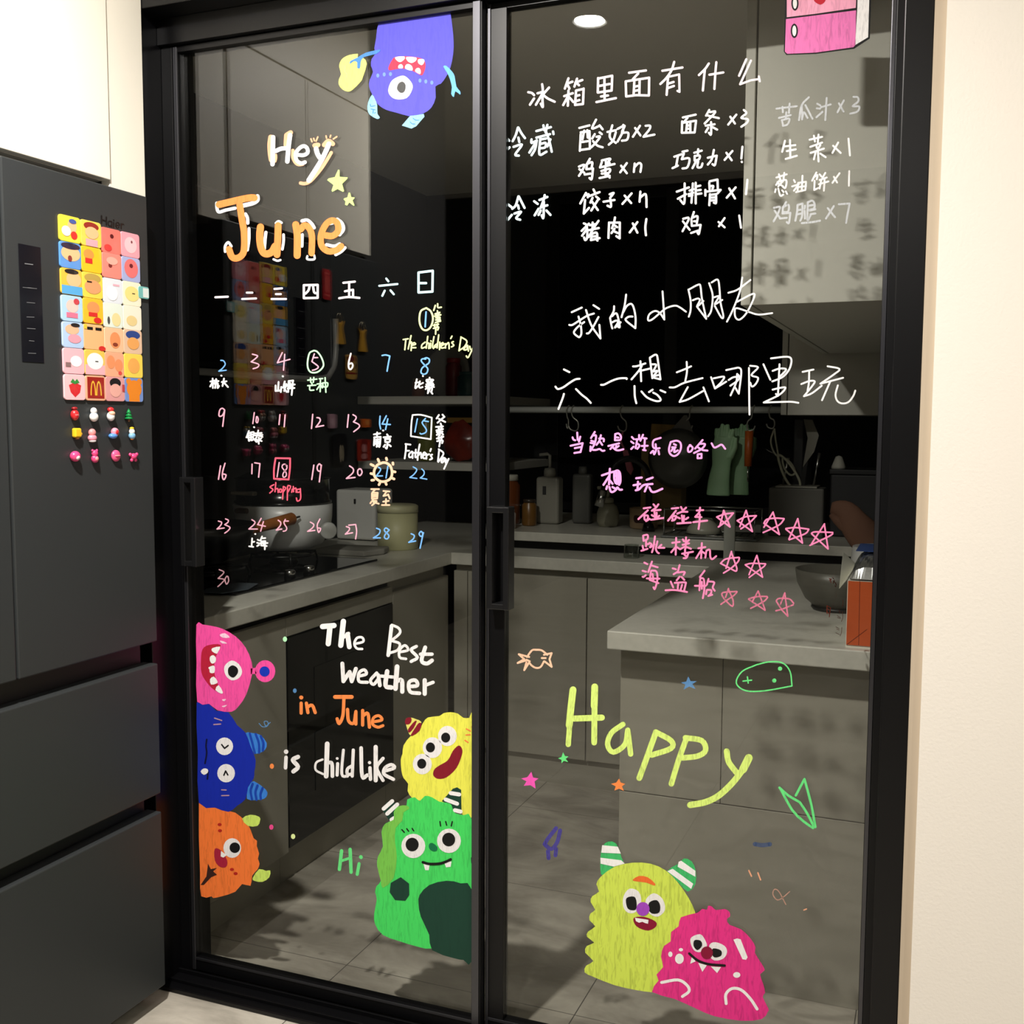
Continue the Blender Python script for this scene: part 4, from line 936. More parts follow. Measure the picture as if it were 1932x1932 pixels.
b.line('leg_mark', MB2, '530,1520 540,1550 600,1540;540,1590 600,1600;575,1595 570,1650;590,1650 605,1640', 1.6, 2)
b.line('leg_mark', MB2, '1155,1725 1190,1750 1235,1752;1115,1780 1140,1805 1180,1808', 1.6, 2)
fl = Beast('pale yellow flower shape held in the blue arm of the purple monster', (630, 0, 7.728), (270, 1060), GL)
fl.root.name = 'painted_flower'
fl.fill('petals', paint('paint_pale_yellow', (244, 252, 128), 0.2), '350,785 345,830 430,845 480,930 420,1130 390,1190 270,1310 200,1335 120,1300 70,1230 75,1150 105,1080 75,960 110,870 160,830 230,800', 0, 2)
fl.line('stroke_mark', PO, '165,960 160,1040 190,1080 180,1140', 1.6, 1)
b.fill('arm', MB2, '680,725 600,735 460,770 340,840 240,890 235,930 290,890 340,910 340,990 380,990 390,900 440,830 620,785', 2, 2)

# pink one-eyed monster peeking in from the left stile
b = Beast('hot pink one-eyed monster peeking in at the left edge of the left door', (370, 1120, 4.954), (250, 690), GL)
PK = paint('paint_pink_body', (250, 84, 168), 0.22, 40)
b.fill('body', PK, '2,290 60,289 160,305 250,330 370,400 460,500 520,640 522,760 470,940 400,1050 330,1105 200,1090 120,1030 10,1010 4,650', 2, 2)
an = b.fill('antenna', PK, '510,700 560,692 575,725 560,750 512,752', 2, 1)
b.disc('antenna_ball', PK, (645, 725), 95, 2, 103, an)
b.disc('antenna_centre', paint('paint_royal_blue', (24, 56, 190), 0.15), (640, 728), 48, 3, 48, an)
mo = b.fill('mouth', paint('paint_crimson', (190, 34, 62), 0.15), '60,520 120,480 230,478 195,560 172,640 172,740 195,830 245,930 170,900 100,830 50,740 45,620', 3)
for p in ('150,510 225,495 205,545 190,562 150,540', '130,590 160,575 185,600 180,640 150,655 130,630', '115,690 160,672 175,690 170,740 130,740 125,710', '130,800 165,775 200,820 190,840 140,850', '180,900 210,855 250,920 235,935'):
    b.fill('tooth', W, p, 4, 2, mo)
e = b.fill('eye', EW, '330,625 400,660 430,730 400,790 330,810 275,760 265,680', 3)
b.fill('pupil', BK, '340,670 385,695 390,740 350,785 305,760 300,700', 4, 3, e)
for p in ('220,385 270,370 315,410 250,412', '220,440 255,445 290,465 245,465', '240,990 280,985 262,1006', '240,1052 290,1040 262,1062'):
    b.fill('cheek_mark', paint('paint_blush', (255, 214, 236), 0.15), p, 3, 2)

# dark blue monster with striped horns
b = Beast('dark blue monster with two striped horns lying on its side at the left door edge', F1, (690, 1030), GL)
NB = paint('paint_navy', (22, 44, 172), 0.08, 30)
b.fill('body', NB, '533,703 600,706 650,752 720,760 770,835 820,880 850,960 880,1040 872,1110 868,1150 835,1200 820,1270 770,1310 720,1345 640,1320 546,1292 540,1000', 1, 2)
for hp, st in (('818,882 860,882 905,892 945,940 935,980 900,1000 870,1000 845,950', '845,885 860,940 875,1000;880,888 898,940 900,998;910,900 925,940 922,985'), ('838,1190 870,1165 940,1215 948,1245 930,1268 880,1276 828,1268', '862,1180 850,1220 858,1272;890,1190 878,1230 885,1275;920,1205 908,1240 910,1270')):
    h = b.fill('horn', paint('paint_horn_blue', (60, 132, 224), 0.2), hp, 0, 2)
    b.line('horn_stripe', paint('paint_stripe_blue', (26, 70, 176), 0.15), st, 4.2, 3, h)
for c, r, pts in (((697, 960), 50, '680,950 697,972 718,955'), ((706, 1118), 52, '693,1130 703,1105 716,1128')):
    e = b.disc('eye', EW, c, r, 2, r*1.04)
    b.line('pupil', BK, pts, 2.8, 3, e, 1)
b.line('mouth', paint('paint_dark_navy', (10, 16, 60), 0.1), '592,920 588,960 592,1000 582,1060;600,1110 596,1152', 3.2, 2)
b.fill('tooth', W, '556,1108 575,1090 598,1095 598,1115 575,1128', 3, 2)
b.line('cheek_mark', paint('paint_dusty_pink', (190, 150, 170), 0.15), '638,794 680,808;634,832 674,829;680,1216 706,1217;680,1250 722,1249', 2.2, 2)

# orange monster with lime horns
b = Beast('orange monster with lime horns at the bottom left of the left door', F1, (730, 1570), GL)
OB = paint('paint_orange_body', (255, 128, 58), 0.2, 40)
b.fill('body', OB, '546,1292 600,1298 660,1305 715,1340 760,1350 820,1400 850,1450 868,1500 888,1515 886,1545 900,1590 893,1620 903,1650 890,1685 860,1720 850,1780 800,1770 760,1815 680,1842 630,1852 620,1842 560,1842 553,1700', 0, 2)
for p in ('800,1385 850,1362 902,1375 905,1400 890,1428 835,1428', '862,1735 900,1682 940,1692 966,1690 960,1730 920,1757 875,1752'):
    b.fill('horn', paint('paint_lime', (212, 240, 110), 0.25), p, 1, 2)
e = b.disc('eye', EW, (742, 1558), 52, 1, 58)
b.disc('pupil', BK, (757, 1556), 31, 2, 31, e)
mo = b.fill('mouth', paint('paint_wine', (172, 34, 62), 0.12), '640,1562 680,1575 712,1630 706,1668 670,1668 640,1630', 2)
b.fill('tooth', W, '676,1575 710,1600 690,1614 674,1608', 3, 1, mo)
for c in ((668, 1420), (670, 1456), (740, 1684), (762, 1708)):
    b.disc('freckle', paint('paint_rust', (190, 40, 30), 0.2), c, 12, 1, 9)
b.fill('arm', paint('paint_dark_brown', (62, 36, 30), 0.2), '556,1775 590,1725 600,1650 616,1682 652,1675 630,1695 652,1715 618,1730 575,1775', 1, 1)

# yellow three-eyed monster at the middle stile
b = Beast('yellow three-eyed monster with a striped horn beside the middle door frame', FV, (840, 400), GL)
YB = paint('paint_yellow_body', (246, 244, 92), 0.2, 45)
b.fill('body', YB, '700,230 735,165 770,125 850,115 880,95 930,88 980,98 1020,128 1060,128 1087,134 1086,815 1010,800 960,780 880,760 720,710 660,690 628,640 632,590 600,550 585,500 580,420 592,380 600,320 650,255', 0, 2)
h = b.fill('horn', paint('paint_horn_yellow', (240, 232, 120), 0.2), '612,150 625,128 655,126 690,138 724,156 712,215 655,252 632,225', 1, 2)
b.fill('horn_stripe', DR, '610,150 622,128 652,126 655,150 640,172 614,172;630,210 660,170 680,150 692,152 670,200 640,232;650,248 680,200 705,165 726,168 712,218 665,252', 2, 2, h)
for c, r, pc in (((907, 255), 66, (895, 266)), ((802, 337), 68, (788, 335)), ((731, 452), 67, (727, 449))):
    e = b.disc('eye', EW, c, r, 1, r*1.08)
    b.disc('pupil', BK, pc, 32, 2, 35, e)
b.fill('mouth', DR, '985,322 1010,345 1008,390 970,480 900,545 840,555 808,530 815,490 850,462 910,425 945,360', 1, 3)
b.line('cheek_mark', OR, '1040,205 1068,220;1038,248 1066,246;1030,285 1052,300;1080,190 1084,200', 2.6, 1)

# green monster with a dark belly
b = Beast('big green monster with dark striped horns, lower right of the left door', FV, (800, 1200), GL)
GB = paint('paint_green_body', (74, 226, 104), 0.2, 40)
GO = paint('paint_green_outline', (126, 206, 84), 0.22, 40)
GD = paint('paint_bottle_green', (28, 66, 52), 0.08, 30)
for hp, st in (('448,768 480,720 515,708 568,745 545,850 500,850', '460,765 520,712;485,800 555,735;515,842 535,830'), ('868,712 945,625 975,615 1003,632 1006,798 950,775 925,735', '930,655 990,665;895,700 975,730;960,775 1000,785')):
    h = b.fill('horn', GD, hp, 2, 1)
    b.line('horn_stripe', W, st, 7.5, 3, h)
b.fill('body', GB, '470,870 530,840 530,790 560,748 620,742 625,700 680,685 712,712 750,675 800,685 850,715 900,722 935,738 960,795 1020,810 1084,850 1084,1345 1000,1290 900,1272 780,1300 712,1370 705,1430 720,1520 780,1650 797,1745 690,1730 560,1690 455,1650 400,1575 394,1500 412,1400 400,1350 412,1305 440,1270 415,1170 420,1100 455,1030 445,930', 3, 2)
b.fill('side_stripe', GO, '470,872 530,842 532,790 562,748 622,742 640,765 600,790 590,850 545,900 540,1000 552,1100 530,1250 455,1320 440,1270 416,1170 421,1100 456,1030 446,930', 4, 2)
b.fill('belly', GD, '712,1370 780,1300 900,1270 1000,1288 1084,1342 1084,1830 1020,1825 960,1815 800,1757 780,1650 720,1520 705,1430', 4, 2)
b.fill('arm_spot', GD, '510,1285 580,1245 638,1290 640,1370 612,1410 540,1405 502,1350', 5, 1)
b.fill('arm_spot', GD, '1084,1090 1072,1110 1074,1145 1084,1160', 5, 1)
for c, r, pc in (((668, 1026), 84, (660, 1016)), ((918, 990), 84, (916, 981))):
    e = b.disc('eye', EW, c, r, 5, r*1.02)
    b.disc('pupil', BK, pc, 46, 6, 48, e)
b.fill('nose', paint('paint_teal_green', (20, 120, 74), 0.15), '780,1012 802,1005 836,1032 832,1060 802,1062 778,1040', 5, 2)
mo = b.line('mouth', BK, '735,1140 780,1152 850,1150 900,1135 930,1120', 5, 6)
for p in ('738,1148 782,1160 776,1196 752,1196', '885,1142 936,1134 930,1172 898,1176'):
    b.fill('tooth', W, p, 5, 1, mo)
b.line('eyelash', BK, '588,912 605,930;622,905 635,922;660,903 671,920;855,855 859,885;895,855 902,880;941,855 934,886', 2.4, 5)

# lime monster and magenta monster on the right door
b = Beast('yellow-green monster with green and white striped horns on the right door', FQ, (680, 800), GR)
LBd = paint('paint_lime_body', (216, 236, 92), 0.28, 40)
b.fill('body', LBd, '470,470 560,405 680,378 800,385 900,430 980,510 1050,610 1092,700 1090,760 1000,900 960,1000 900,1150 840,1230 800,1236 700,1222 560,1190 420,1135 362,1105 372,1060 420,1030 366,975 376,930 425,908 378,870 384,835 432,800 394,760 400,715 432,690 402,640 412,600 457,570 440,520', 1, 2)
HG = paint('paint_horn_green', (70, 196, 112), 0.25)
for hp, st in (('470,455 466,350 480,270 520,238 572,252 605,340 622,392 560,408 500,448', '478,262 582,272 602,318 472,312;466,345 605,362 628,384 555,404 468,385'), ('908,435 985,385 1020,350 1070,368 1098,430 1096,520 1045,570 980,505', '985,372 1002,365 1096,432 1096,472 978,405;910,435 945,418 1082,518 1068,552')):
    h = b.fill('horn', HG, hp, 0, 2)
    b.fill('horn_stripe', W, st, 2, 1, h)
for ep, pp in (('620,600 660,550 720,570 737,640 700,705 650,710 618,670', '640,612 690,603 706,640 700,690 655,688 638,655'), ('768,622 820,580 878,618 895,690 850,735 800,722 772,680', '790,642 838,626 862,660 856,708 812,716 786,690')):
    e = b.fill('eye', EW, ep, 2)
    b.fill('pupil', BK, pp, 3, 3, e)
b.disc('nose', paint('paint_violet', (170, 76, 202), 0.15), (748, 685), 44, 4, 46)
mo = b.fill('mouth', paint('paint_maroon', (142, 20, 52), 0.1), '690,742 760,738 832,768 834,802 785,828 725,812 692,782', 2)
b.fill('tooth', W, '695,743 785,757 782,783 762,778 745,770 722,776 702,766', 3, 1, mo)
b.fill('brow', paint('paint_brow_orange', (246, 116, 52), 0.2), '680,492 722,466 780,475 828,516 822,530 770,510 702,502', 2, 2)
b = Beast('magenta monster with a topknot and white markings, low on the right door', FQ, (1200, 1080), GR)
MG = paint('paint_magenta_body', (238, 54, 142), 0.24, 40)
b.fill('body', MG, '1110,710 1140,684 1172,690 1180,664 1205,668 1232,692 1290,685 1322,705 1325,735 1305,752 1322,790 1400,820 1465,885 1495,940 1490,975 1530,1040 1556,1090 1525,1118 1545,1180 1558,1240 1542,1268 1580,1345 1575,1368 1535,1415 1400,1426 1220,1395 1100,1345 960,1282 808,1235 852,1160 838,1120 882,1070 868,1000 888,930 932,900 935,838 985,800 1000,740', 4, 2)
for ep, pp in (('1070,872 1128,852 1160,890 1172,935 1130,970 1088,960 1064,910', '1090,892 1130,895 1140,928 1110,958 1084,930'), ('1190,922 1230,905 1290,930 1306,972 1280,1015 1222,1026 1188,990', '1215,946 1266,960 1266,995 1222,1006 1204,975')):
    e = b.fill('eye', EW, ep, 5)
    b.fill('pupil', BK, pp, 6, 3, e)
b.disc('nose', paint('paint_oxblood', (140, 20, 56), 0.1), (1172, 975), 40, 7, 42)
mo = b.line('mouth', BK, '1055,980 1110,1025 1180,1050 1290,1060', 4.6, 7)
for p in ('1072,1002 1098,1032 1062,1048', '1115,1042 1172,1058 1142,1102', '1198,1066 1266,1070 1240,1110'):
    b.fill('tooth', W, p, 6, 1, mo)
for c, r, ry in (((930, 985), 14, 18), ((1000, 955), 14, 11), ((990, 1015), 29, 34), ((1370, 1122), 24, 19)):
    b.disc('spot', W, c, r, 5, ry)
b.fill('spot', W, '1348,888 1372,880 1396,886 1442,1005 1432,1022 1408,1018', 5, 1)
b.line('leg_mark', W, '872,1172 980,1155 1040,1190 1054,1230 1010,1265', 5.5, 5)
b.line('leg_mark', W, '1300,1312 1298,1250 1340,1212 1400,1222 1460,1280 1505,1348', 5.5, 5)

# pink refrigerator doodle at the top right
FR = (1362, 0, 3.389)
b = Beast('pink toy refrigerator drawn at the top right corner of the right door', FR, (650, 120), GR)
b.root.name = 'painted_fridge'
b.fill('outline', BK, '405,-60 396,330 412,352 600,345 846,312 946,246 956,-60', 0, 1)
b.fill('upper_door', paint('paint_baby_pink', (250, 172, 200), 0.22, 40), '415,-60 415,110 600,88 856,50 860,-60', 1, 1)
b.fill('lower_door', paint('paint_rose_pink', (240, 124, 190), 0.25, 40), '410,122 403,330 418,344 600,336 840,302 854,288 858,66', 1, 1)
b.fill('side_panel', WT, '868,-60 944,-60 935,238 852,288 866,52', 1, 1)
b.fill('heart', paint('paint_heart_red', (196, 34, 52), 0.15), '588,0 600,16 628,30 652,18 664,-4 650,-20 604,-20', 2, 2)
for c in ((467, 22), (463, 197)):
    h = b.disc('handle', BK, c, 23, 2, 46)
    b.disc('handle_grip', WT, c, 13, 3, 34, h)
# ------------------------------------------------------------------ magnets on the refrigerator doors
def card(name, label, cat, group, yc, zc, w, h, m, t=0.004, r=0.006):
    """rounded plate standing on the fridge door (its face looks to +x)"""
    root = thing(name, label, cat, (XF, yc, zc), group)
    pts = []
    for (sy, sz, a0) in ((1, 1, 0), (-1, 1, 90), (-1, -1, 180), (1, -1, 270)):
        for k in range(4):
            a = radians(a0+k*30)
            pts.append((XF+0.0002, yc+sy*(w/2-r)+r*cos(a), zc+sz*(h/2-r)+r*sin(a)))
    slab('card', pts, (t, 0, 0), m, root, 0.0008)
    return root

def shape(root, name, m, yc, zc, w, h, items, lay=0):
    vs, fs = [], []
    x = XF+0.0045+lay*0.0002
    for k, it in enumerate(items):
        b = len(vs)
        if it[0] == 'e':
            _, cx, cy, rx, ry = it
            P = [(cx+rx*cos(2*pi*i/22), cy+ry*sin(2*pi*i/22)) for i in range(22)]
        elif it[0] == 'r':
            _, x0, y0, x1, y1 = it
            P = [(x0, y0), (x1, y0), (x1, y1), (x0, y1)]
        else:
            P = it[1]
        vs += [(x+k*3e-6, yc+(px-0.5)*w*0.96, zc+(0.5-py)*h*0.96) for px, py in P]
        fs.append(tuple(range(b, len(vs))))
    return mesh(name, vs, fs, m, root)

SK = (250, 190, 140)
TILES = [
 [((250, 222, 70), 'yellow square magnet with a red and white blob', [(SK, [('e', .6, .38, .22, .26)]), ((225, 50, 45), [('e', .68, .72, .16, .16)]), ((245, 245, 240), [('e', .3, .6, .22, .2)]), ((70, 90, 160), [('e', .62, .18, .18, .09)])]),
  ((244, 210, 90), 'yellow square magnet with a rust cap shape over pink', [((150, 45, 35), [('e', .5, .2, .38, .16)]), (SK, [('e', .52, .46, .34, .24)]), ((245, 170, 180), [('r', .2, .72, .8, 1.0)])]),
  ((240, 120, 110), 'salmon square magnet with one dark dot', [((90, 20, 25), [('e', .52, .3, .1, .09)]), ((220, 60, 60), [('e', .3, .8, .2, .14)])]),
  ((250, 165, 180), 'plain rosy pink square magnet', [((255, 200, 208), [('e', .5, .5, .34, .34)]), ((120, 60, 70), [('e', .56, .36, .05, .06)])])],
 [((90, 150, 220), 'blue square magnet with a peach band under a navy arc', [(SK, [('e', .5, .42, .46, .3)]), ((34, 34, 62), [('e', .5, .13, .46, .13)]), ((130, 50, 50), [('e', .45, .62, .1, .12)])]),
  ((250, 196, 40), 'golden square magnet with a small red patch', [((240, 150, 70), [('e', .35, .3, .26, .2)]), ((215, 40, 40), [('r', .16, .46, .52, .66)])]),
  ((244, 140, 128), 'coral square magnet with a brown dot', [((120, 40, 40), [('e', .4, .5, .1, .09)]), ((250, 175, 160), [('e', .5, .3, .3, .16)])]),
  ((170, 180, 226), 'periwinkle square magnet with a coral disc', [((238, 120, 120), [('e', .5, .45, .38, .4)]), ((110, 30, 40), [('e', .5, .34, .1, .09)])])],
 [((246, 190, 70), 'square magnet in bands of orange, peach and sky blue', [(SK, [('e', .6, .4, .36, .3)]), ((30, 28, 30), [('e', .5, .1, .34, .1)]), ((90, 170, 225), [('r', 0, .66, 1, 1)])]),
  ((248, 214, 80), 'yellow square magnet with an olive brim over peach', [((190, 160, 80), [('e', .5, .2, .42, .18)]), ((230, 160, 110), [('e', .5, .56, .42, .28)]), ((40, 30, 28), [('r', .2, .34, .45, .4)])]),
  ((226, 232, 240), 'pale white square magnet with a faint pink dash', [((245, 180, 195), [('r', .5, .2, .85, .28)]), ((250, 250, 250), [('e', .45, .6, .3, .3)])]),
  ((246, 240, 214), 'cream square magnet with a lemon blob', [((246, 226, 140), [('e', .5, .5, .4, .32)]), ((60, 50, 40), [('r', .5, .46, .66, .5)])])],
 [((176, 212, 240), 'light blue square magnet with pink patches', [((250, 200, 190), [('e', .5, .4, .3, .26)]), ((240, 120, 150), [('r', .2, .66, .75, .86)]), ((200, 60, 70), [('e', .7, .2, .14, .12)])]),
  ((250, 190, 50), 'amber square magnet with two red patches', [((235, 150, 90), [('e', .5, .36, .32, .24)]), ((215, 45, 40), [('r', .25, .56, .7, .72), ('e', .7, .86, .2, .12)])]),
  ((228, 238, 226), 'pale mint square magnet with a sand blob', [((238, 220, 160), [('e', .65, .66, .24, .28)]), ((80, 80, 80), [('e', .24, .72, .07, .16)])]),
  ((246, 240, 220), 'cream square magnet with a beige crescent', [((236, 212, 150), [('e', .45, .62, .3, .22)])])],
 [((180, 206, 240), 'light blue square magnet with a rosy frill', [((246, 186, 150), [('e', .45, .28, .34, .2)]), ((245, 160, 176), [('e', .55, .64, .32, .18)]), ((40, 34, 34), [('e', .6, .1, .22, .08)])]),
  ((250, 186, 130), 'peach square magnet with two thick black dashes', [((26, 24, 24), [('r', .16, .1, .45, .22), ('r', .58, .1, .9, .22)]), ((215, 50, 45), [('e', .9, .94, .18, .1)]), ((240, 200, 60), [('r', 0, 0, .14, .2)])]),
  ((246, 196, 156), 'tan square magnet with a brown smudge', [((236, 150, 96), [('e', .55, .5, .28, .34)]), ((140, 60, 40), [('e', .55, .68, .14, .08)])]),
  ((232, 196, 166), 'peach square magnet under a navy arc', [((52, 74, 140), [('e', .5, .2, .4, .18)]), ((240, 170, 96), [('e', .5, .56, .34, .26)])])],
 [((248, 186, 196), 'pink square magnet with a white cloud shape', [((250, 248, 246), [('e', .6, .5, .28, .22)]), ((140, 110, 110), [('r', .08, .56, .34, .74)])]),
  ((246, 200, 90), 'yellow and pink square magnet with a big white oval', [((248, 180, 190), [('r', 0, .6, 1, 1)]), ((250, 250, 248), [('e', .5, .45, .42, .34)]), ((40, 36, 36), [('r', .5, .44, .66, .48)])]),
  ((246, 176, 140), 'peach square magnet with two orange blobs', [((240, 150, 100), [('e', .3, .4, .22, .28), ('e', .72, .52, .22, .26)]), ((225, 80, 70), [('e', .78, .84, .1, .08)])]),
  ((248, 218, 90), 'yellow square magnet with a tan disc', [((244, 176, 90), [('e', .5, .5, .33, .33)])])],
 [((250, 196, 202), 'pink square magnet with a red strawberry', [((214, 40, 48), [('p', [(.2, .42), (.5, .3), (.8, .42), (.74, .7), (.5, .9), (.28, .7)])]), ((50, 140, 60), [('p', [(.28, .3), (.4, .16), (.5, .26), (.6, .16), (.72, .3), (.5, .38)])])]),
  ((240, 176, 140), 'square magnet with a golden letter M on dark red', [((158, 34, 26), [('r', .07, .05, .93, .92)]), ((246, 190, 60), [])]),
  ((226, 160, 160), 'dusty pink square magnet with a black cap shape', [((28, 24, 26), [('e', .5, .24, .3, .2)]), ((238, 176, 164), [('e', .5, .56, .3, .28)]), ((190, 70, 70), [('r', .86, .3, 1, .6)])]),
  ((120, 150, 214), 'blue square magnet filled by an orange bear head', [((240, 140, 40), [('e', .5, .46, .42, .38), ('e', .2, .14, .14, .14), ('e', .8, .14, .14, .14), ('r', .2, .6, .8, 1)])])],
]
ROWN = ['top row', 'second row', 'third row', 'fourth row', 'fifth row', 'sixth row', 'bottom row']
COLN = ['first column', 'second column', 'third column', 'last column']
CW, CH = 0.0575, 0.0523
for r, row in enumerate(TILES):
    for c, (base, lab, parts) in enumerate(row):
        yc = 1.667+CW*(c+0.5)+random.uniform(-.0006, .0006)
        zc = 1.7635-CH*(r+0.5)-(0.006 if c >= 2 else 0.0)*(1-r/7)+random.uniform(-.0005, .0005)
        key = 'magnet_%02x%02x%02x' % base
        t = card('fridge_magnet', '%s, %s, %s' % (lab, ROWN[r], COLN[c]), 'magnet', 'square magnets in a block on the fridge door', yc, zc, CW-0.0008, CH-0.0008, mat(key, base, 0.3, coat=0.3))
        for k, (cc, items) in enumerate(parts):
            m = mat('print_%02x%02x%02x' % cc, cc, 0.35, coat=0.3)
            if r == 6 and c == 1 and k == 1:
                P = []
                for sx in (-1, 1):
                    arc = [(0.5+sx*0.145+0.145*cos(a), 0.80-0.60*sin(a)) for a in [pi*i/14 for i in range(15)]]
                    inn = [(0.5+sx*0.145+0.085*cos(a), 0.80-0.52*sin(a)) for a in [pi*i/14 for i in range(14, -1, -1)]]
                    P.append(('p', arc+inn))
                shape(t, 'logo', m, yc, zc, CW, CH, P, k)
            else:
                shape(t, 'print', m, yc, zc, CW, CH, items, k)

# small figures in three rows under the block
def fig(label, px, py, build):
    p = back(px, py, 0, XF+0.006)
    t = thing('figure_magnet', label, 'magnet', (XF, p.y, p.z), 'little figure magnets in three rows')
    build(t, p.y, p.z)
def C(n, rgb): return mat('toy_'+n, rgb, 0.3, coat=0.4)
def bl(t, name, m, y, z, r, sy=1, sz=1, x=0.006, sx=0.8): ball(name, (XF+x, y, z), r, m, t, sx, sy, sz, 14)
def f_pot(t, y, z):
    bl(t, 'body', C('red', (216, 40, 46)), y, z-.003, .010, .9, 1.1); bl(t, 'cap', C('dkred', (150, 24, 30)), y, z+.010, .007, 1, .5); bl(t, 'band', C('pinky', (250, 150, 150)), y, z-.003, .0104, .8, .3)
def f_snow(t, y, z):
    bl(t, 'body', C('white', (244, 244, 242)), y, z-.005, .010); bl(t, 'head', C('white', (244, 244, 242)), y, z+.007, .0075); bl(t, 'scarf', C('ltgrey', (170, 190, 215)), y, z+.001, .0082, 1, .3)
def f_santa(t, y, z):
    bl(t, 'beard', C('white', (244, 244, 242)), y, z-.005, .010, .9, 1); bl(t, 'face', C('skin', (246, 190, 160)), y, z+.001, .0078, 1, .7, .009); bl(t, 'hat', C('red', (216, 40, 46)), y, z+.009, .0078, 1, .7)
def f_tree(t, y, z):
    for k in range(3): lathe('branch_tier', [(0.0, 0.010), (0.010-.002*k, 0.0), (0.0, -0.001)], (XF+0.006, y, z-.008+.006*k), C('green', (24, 150, 76)), t, 14)
    bl(t, 'trunk', C('brown', (120, 72, 40)), y, z-.011, .003, 1, 1.4)
def f_yellow(t, y, z):
    box('body', XF+0.0005, XF+0.011, y-.009, y+.009, z-.009, z+.010, C('yellow', (244, 200, 40)), t, .003); bl(t, 'arm', C('yellow', (244, 200, 40)), y+.010, z-.002, .004); bl(t, 'foot', C('brown', (120, 72, 40)), y, z-.011, .005, 1, .5)
def f_hood(t, y, z):
    bl(t, 'body', C('rose', (244, 150, 170)), y, z-.006, .010, 1.05, .8); bl(t, 'head', C('pinky', (250, 150, 150)), y, z+.005, .0085); bl(t, 'hem', C('white', (244, 244, 242)), y, z-.012, .009, .9, .35)
def f_snail(t, y, z):
    bl(t, 'body', C('blue', (90, 150, 226)), y-.003, z-.005, .010, 1.1, .6); bl(t, 'shell', C('rose', (244, 120, 160)), y+.003, z+.003, .0095); bl(t, 'spiral', C('red', (216, 40, 46)), y+.003, z+.003, .005, 1, 1, .0115, .6)
def f_duck(t, y, z):
    bl(t, 'body', C('sky', (130, 186, 226)), y, z-.006, .0085, 1, .9); bl(t, 'head', C('white', (244, 244, 242)), y, z+.003, .007); bl(t, 'hat', C('yellow', (244, 200, 40)), y, z+.010, .0055, 1, .6); bl(t, 'foot', C('orange', (240, 140, 40)), y, z-.013, .004, 1.2, .5)
def f_mouth(t, y, z):
    bl(t, 'body', C('hot', (236, 70, 130)), y, z, .0115, 1.05, .95); bl(t, 'belly', C('white', (244, 244, 242)), y, z-.002, .0075, .9, .8, .010)
def f_bear(t, y, z):
    bl(t, 'body', C('hot', (236, 90, 140)), y, z-.005, .0085); bl(t, 'head', C('hot', (236, 90, 140)), y, z+.006, .0075); bl(t, 'belly', C('pinky', (250, 170, 180)), y, z-.005, .005, 1, 1, .010)
    for s in (-1, 1): bl(t, 'ear', C('hot', (236, 90, 140)), y+s*.006, z+.012, .003)
def f_disc(t, y, z):
    bl(t, 'body', C('pink', (244, 90, 140)), y, z, .0125, 1, 1, .004, .5); bl(t, 'stripe', C('pinky', (250, 170, 180)), y, z, .0085, 1, .22, .0085, .5)
def f_pig(t, y, z):
    bl(t, 'body', C('hot', (236, 90, 140)), y, z, .0085, 1, .8)
    for s in (-1, 1):
        bl(t, 'paw', C('hot', (236, 90, 140)), y+s*.010, z+.004, .004); bl(t, 'foot', C('hot', (236, 90, 140)), y+s*.006, z-.008, .004)
for lab, px_, py_, fn in (
 ('red pot-shaped figure magnet, first under the magnet block', 141, 780, f_pot),
 ('white snowman magnet under the magnet block', 177, 782, f_snow),
 ('tiny bearded Santa head magnet beside the snowman', 209, 781, f_santa),
 ('small green Christmas tree magnet at the end of the first figure row', 243, 783, f_tree),
 ('yellow blocky figure magnet under the red pot figure', 145, 817, f_yellow),
 ('rosy hooded figure magnet beside the yellow one', 174, 821, f_hood),
 ('blue snail magnet with a pink shell', 215, 818, f_snail),
 ('pale blue figure magnet with a yellow hat at the row end', 249, 817, f_duck),
 ('hot pink round figure magnet with a white belly, lowest row first', 142, 861, f_mouth),
 ('pink bear-shaped magnet in the lowest figure row', 179, 861, f_bear),
 ('pink disc magnet with a pale stripe, lowest row', 220, 860, f_disc),
 ('small pink figure magnet with raised paws, lowest row end', 252, 861, f_pig)):
    fig(lab, px_, py_, fn)

# decorations on the other fridge door, seen mirrored in the left glass
GDm = 'decorations mirrored in the left glass'
def plaque(label, y, z, w, h, base, extra):
    t = card('fridge_decoration', label, 'magnet', GDm, y, z, w, h, mat('deco_%02x%02x%02x' % base, base, 0.35, coat=0.3), 0.005, min(w, h)*0.2)
    for k, (cc, items) in enumerate(extra): shape(t, 'print', mat('print_%02x%02x%02x' % cc, cc, 0.35, coat=0.3), y, z, w, h, items, k+5)
    return t
plaque('narrow red plaque mirrored below the word June', 1.462, 1.742, 0.042, 0.086, (196, 40, 46), [((230, 100, 90), [('r', .2, .1, .8, .16), ('r', .2, .84, .8, .9), ('e', .5, .5, .2, .3)])])
def pouch(label, y, z):
    t = thing('fridge_decoration', label, 'magnet', (XF, y, z), GDm)
    g = mat('gold_pouch', (226, 170, 60), 0.35, 0.3)
    slab('pouch', [(XF+.0004, y-.026, z-.034), (XF+.0004, y+.024, z-.036), (XF+.0004, y+.012, z+.016), (XF+.0004, y+.024, z+.036), (XF+.0004, y+.002, z+.024), (XF+.0004, y-.022, z+.034), (XF+.0004, y-.012, z+.014)], (.006, 0, 0), g, t, .001)
    tube('cord', [(XF+.005, y-.015, z+.034), (XF+.005, y-.004, z+.052), (XF+.005, y+.010, z+.050), (XF+.005, y+.016, z+.036)], .0012, mat('cord_cream', (220, 210, 180), .6), t, 6, False, 3)
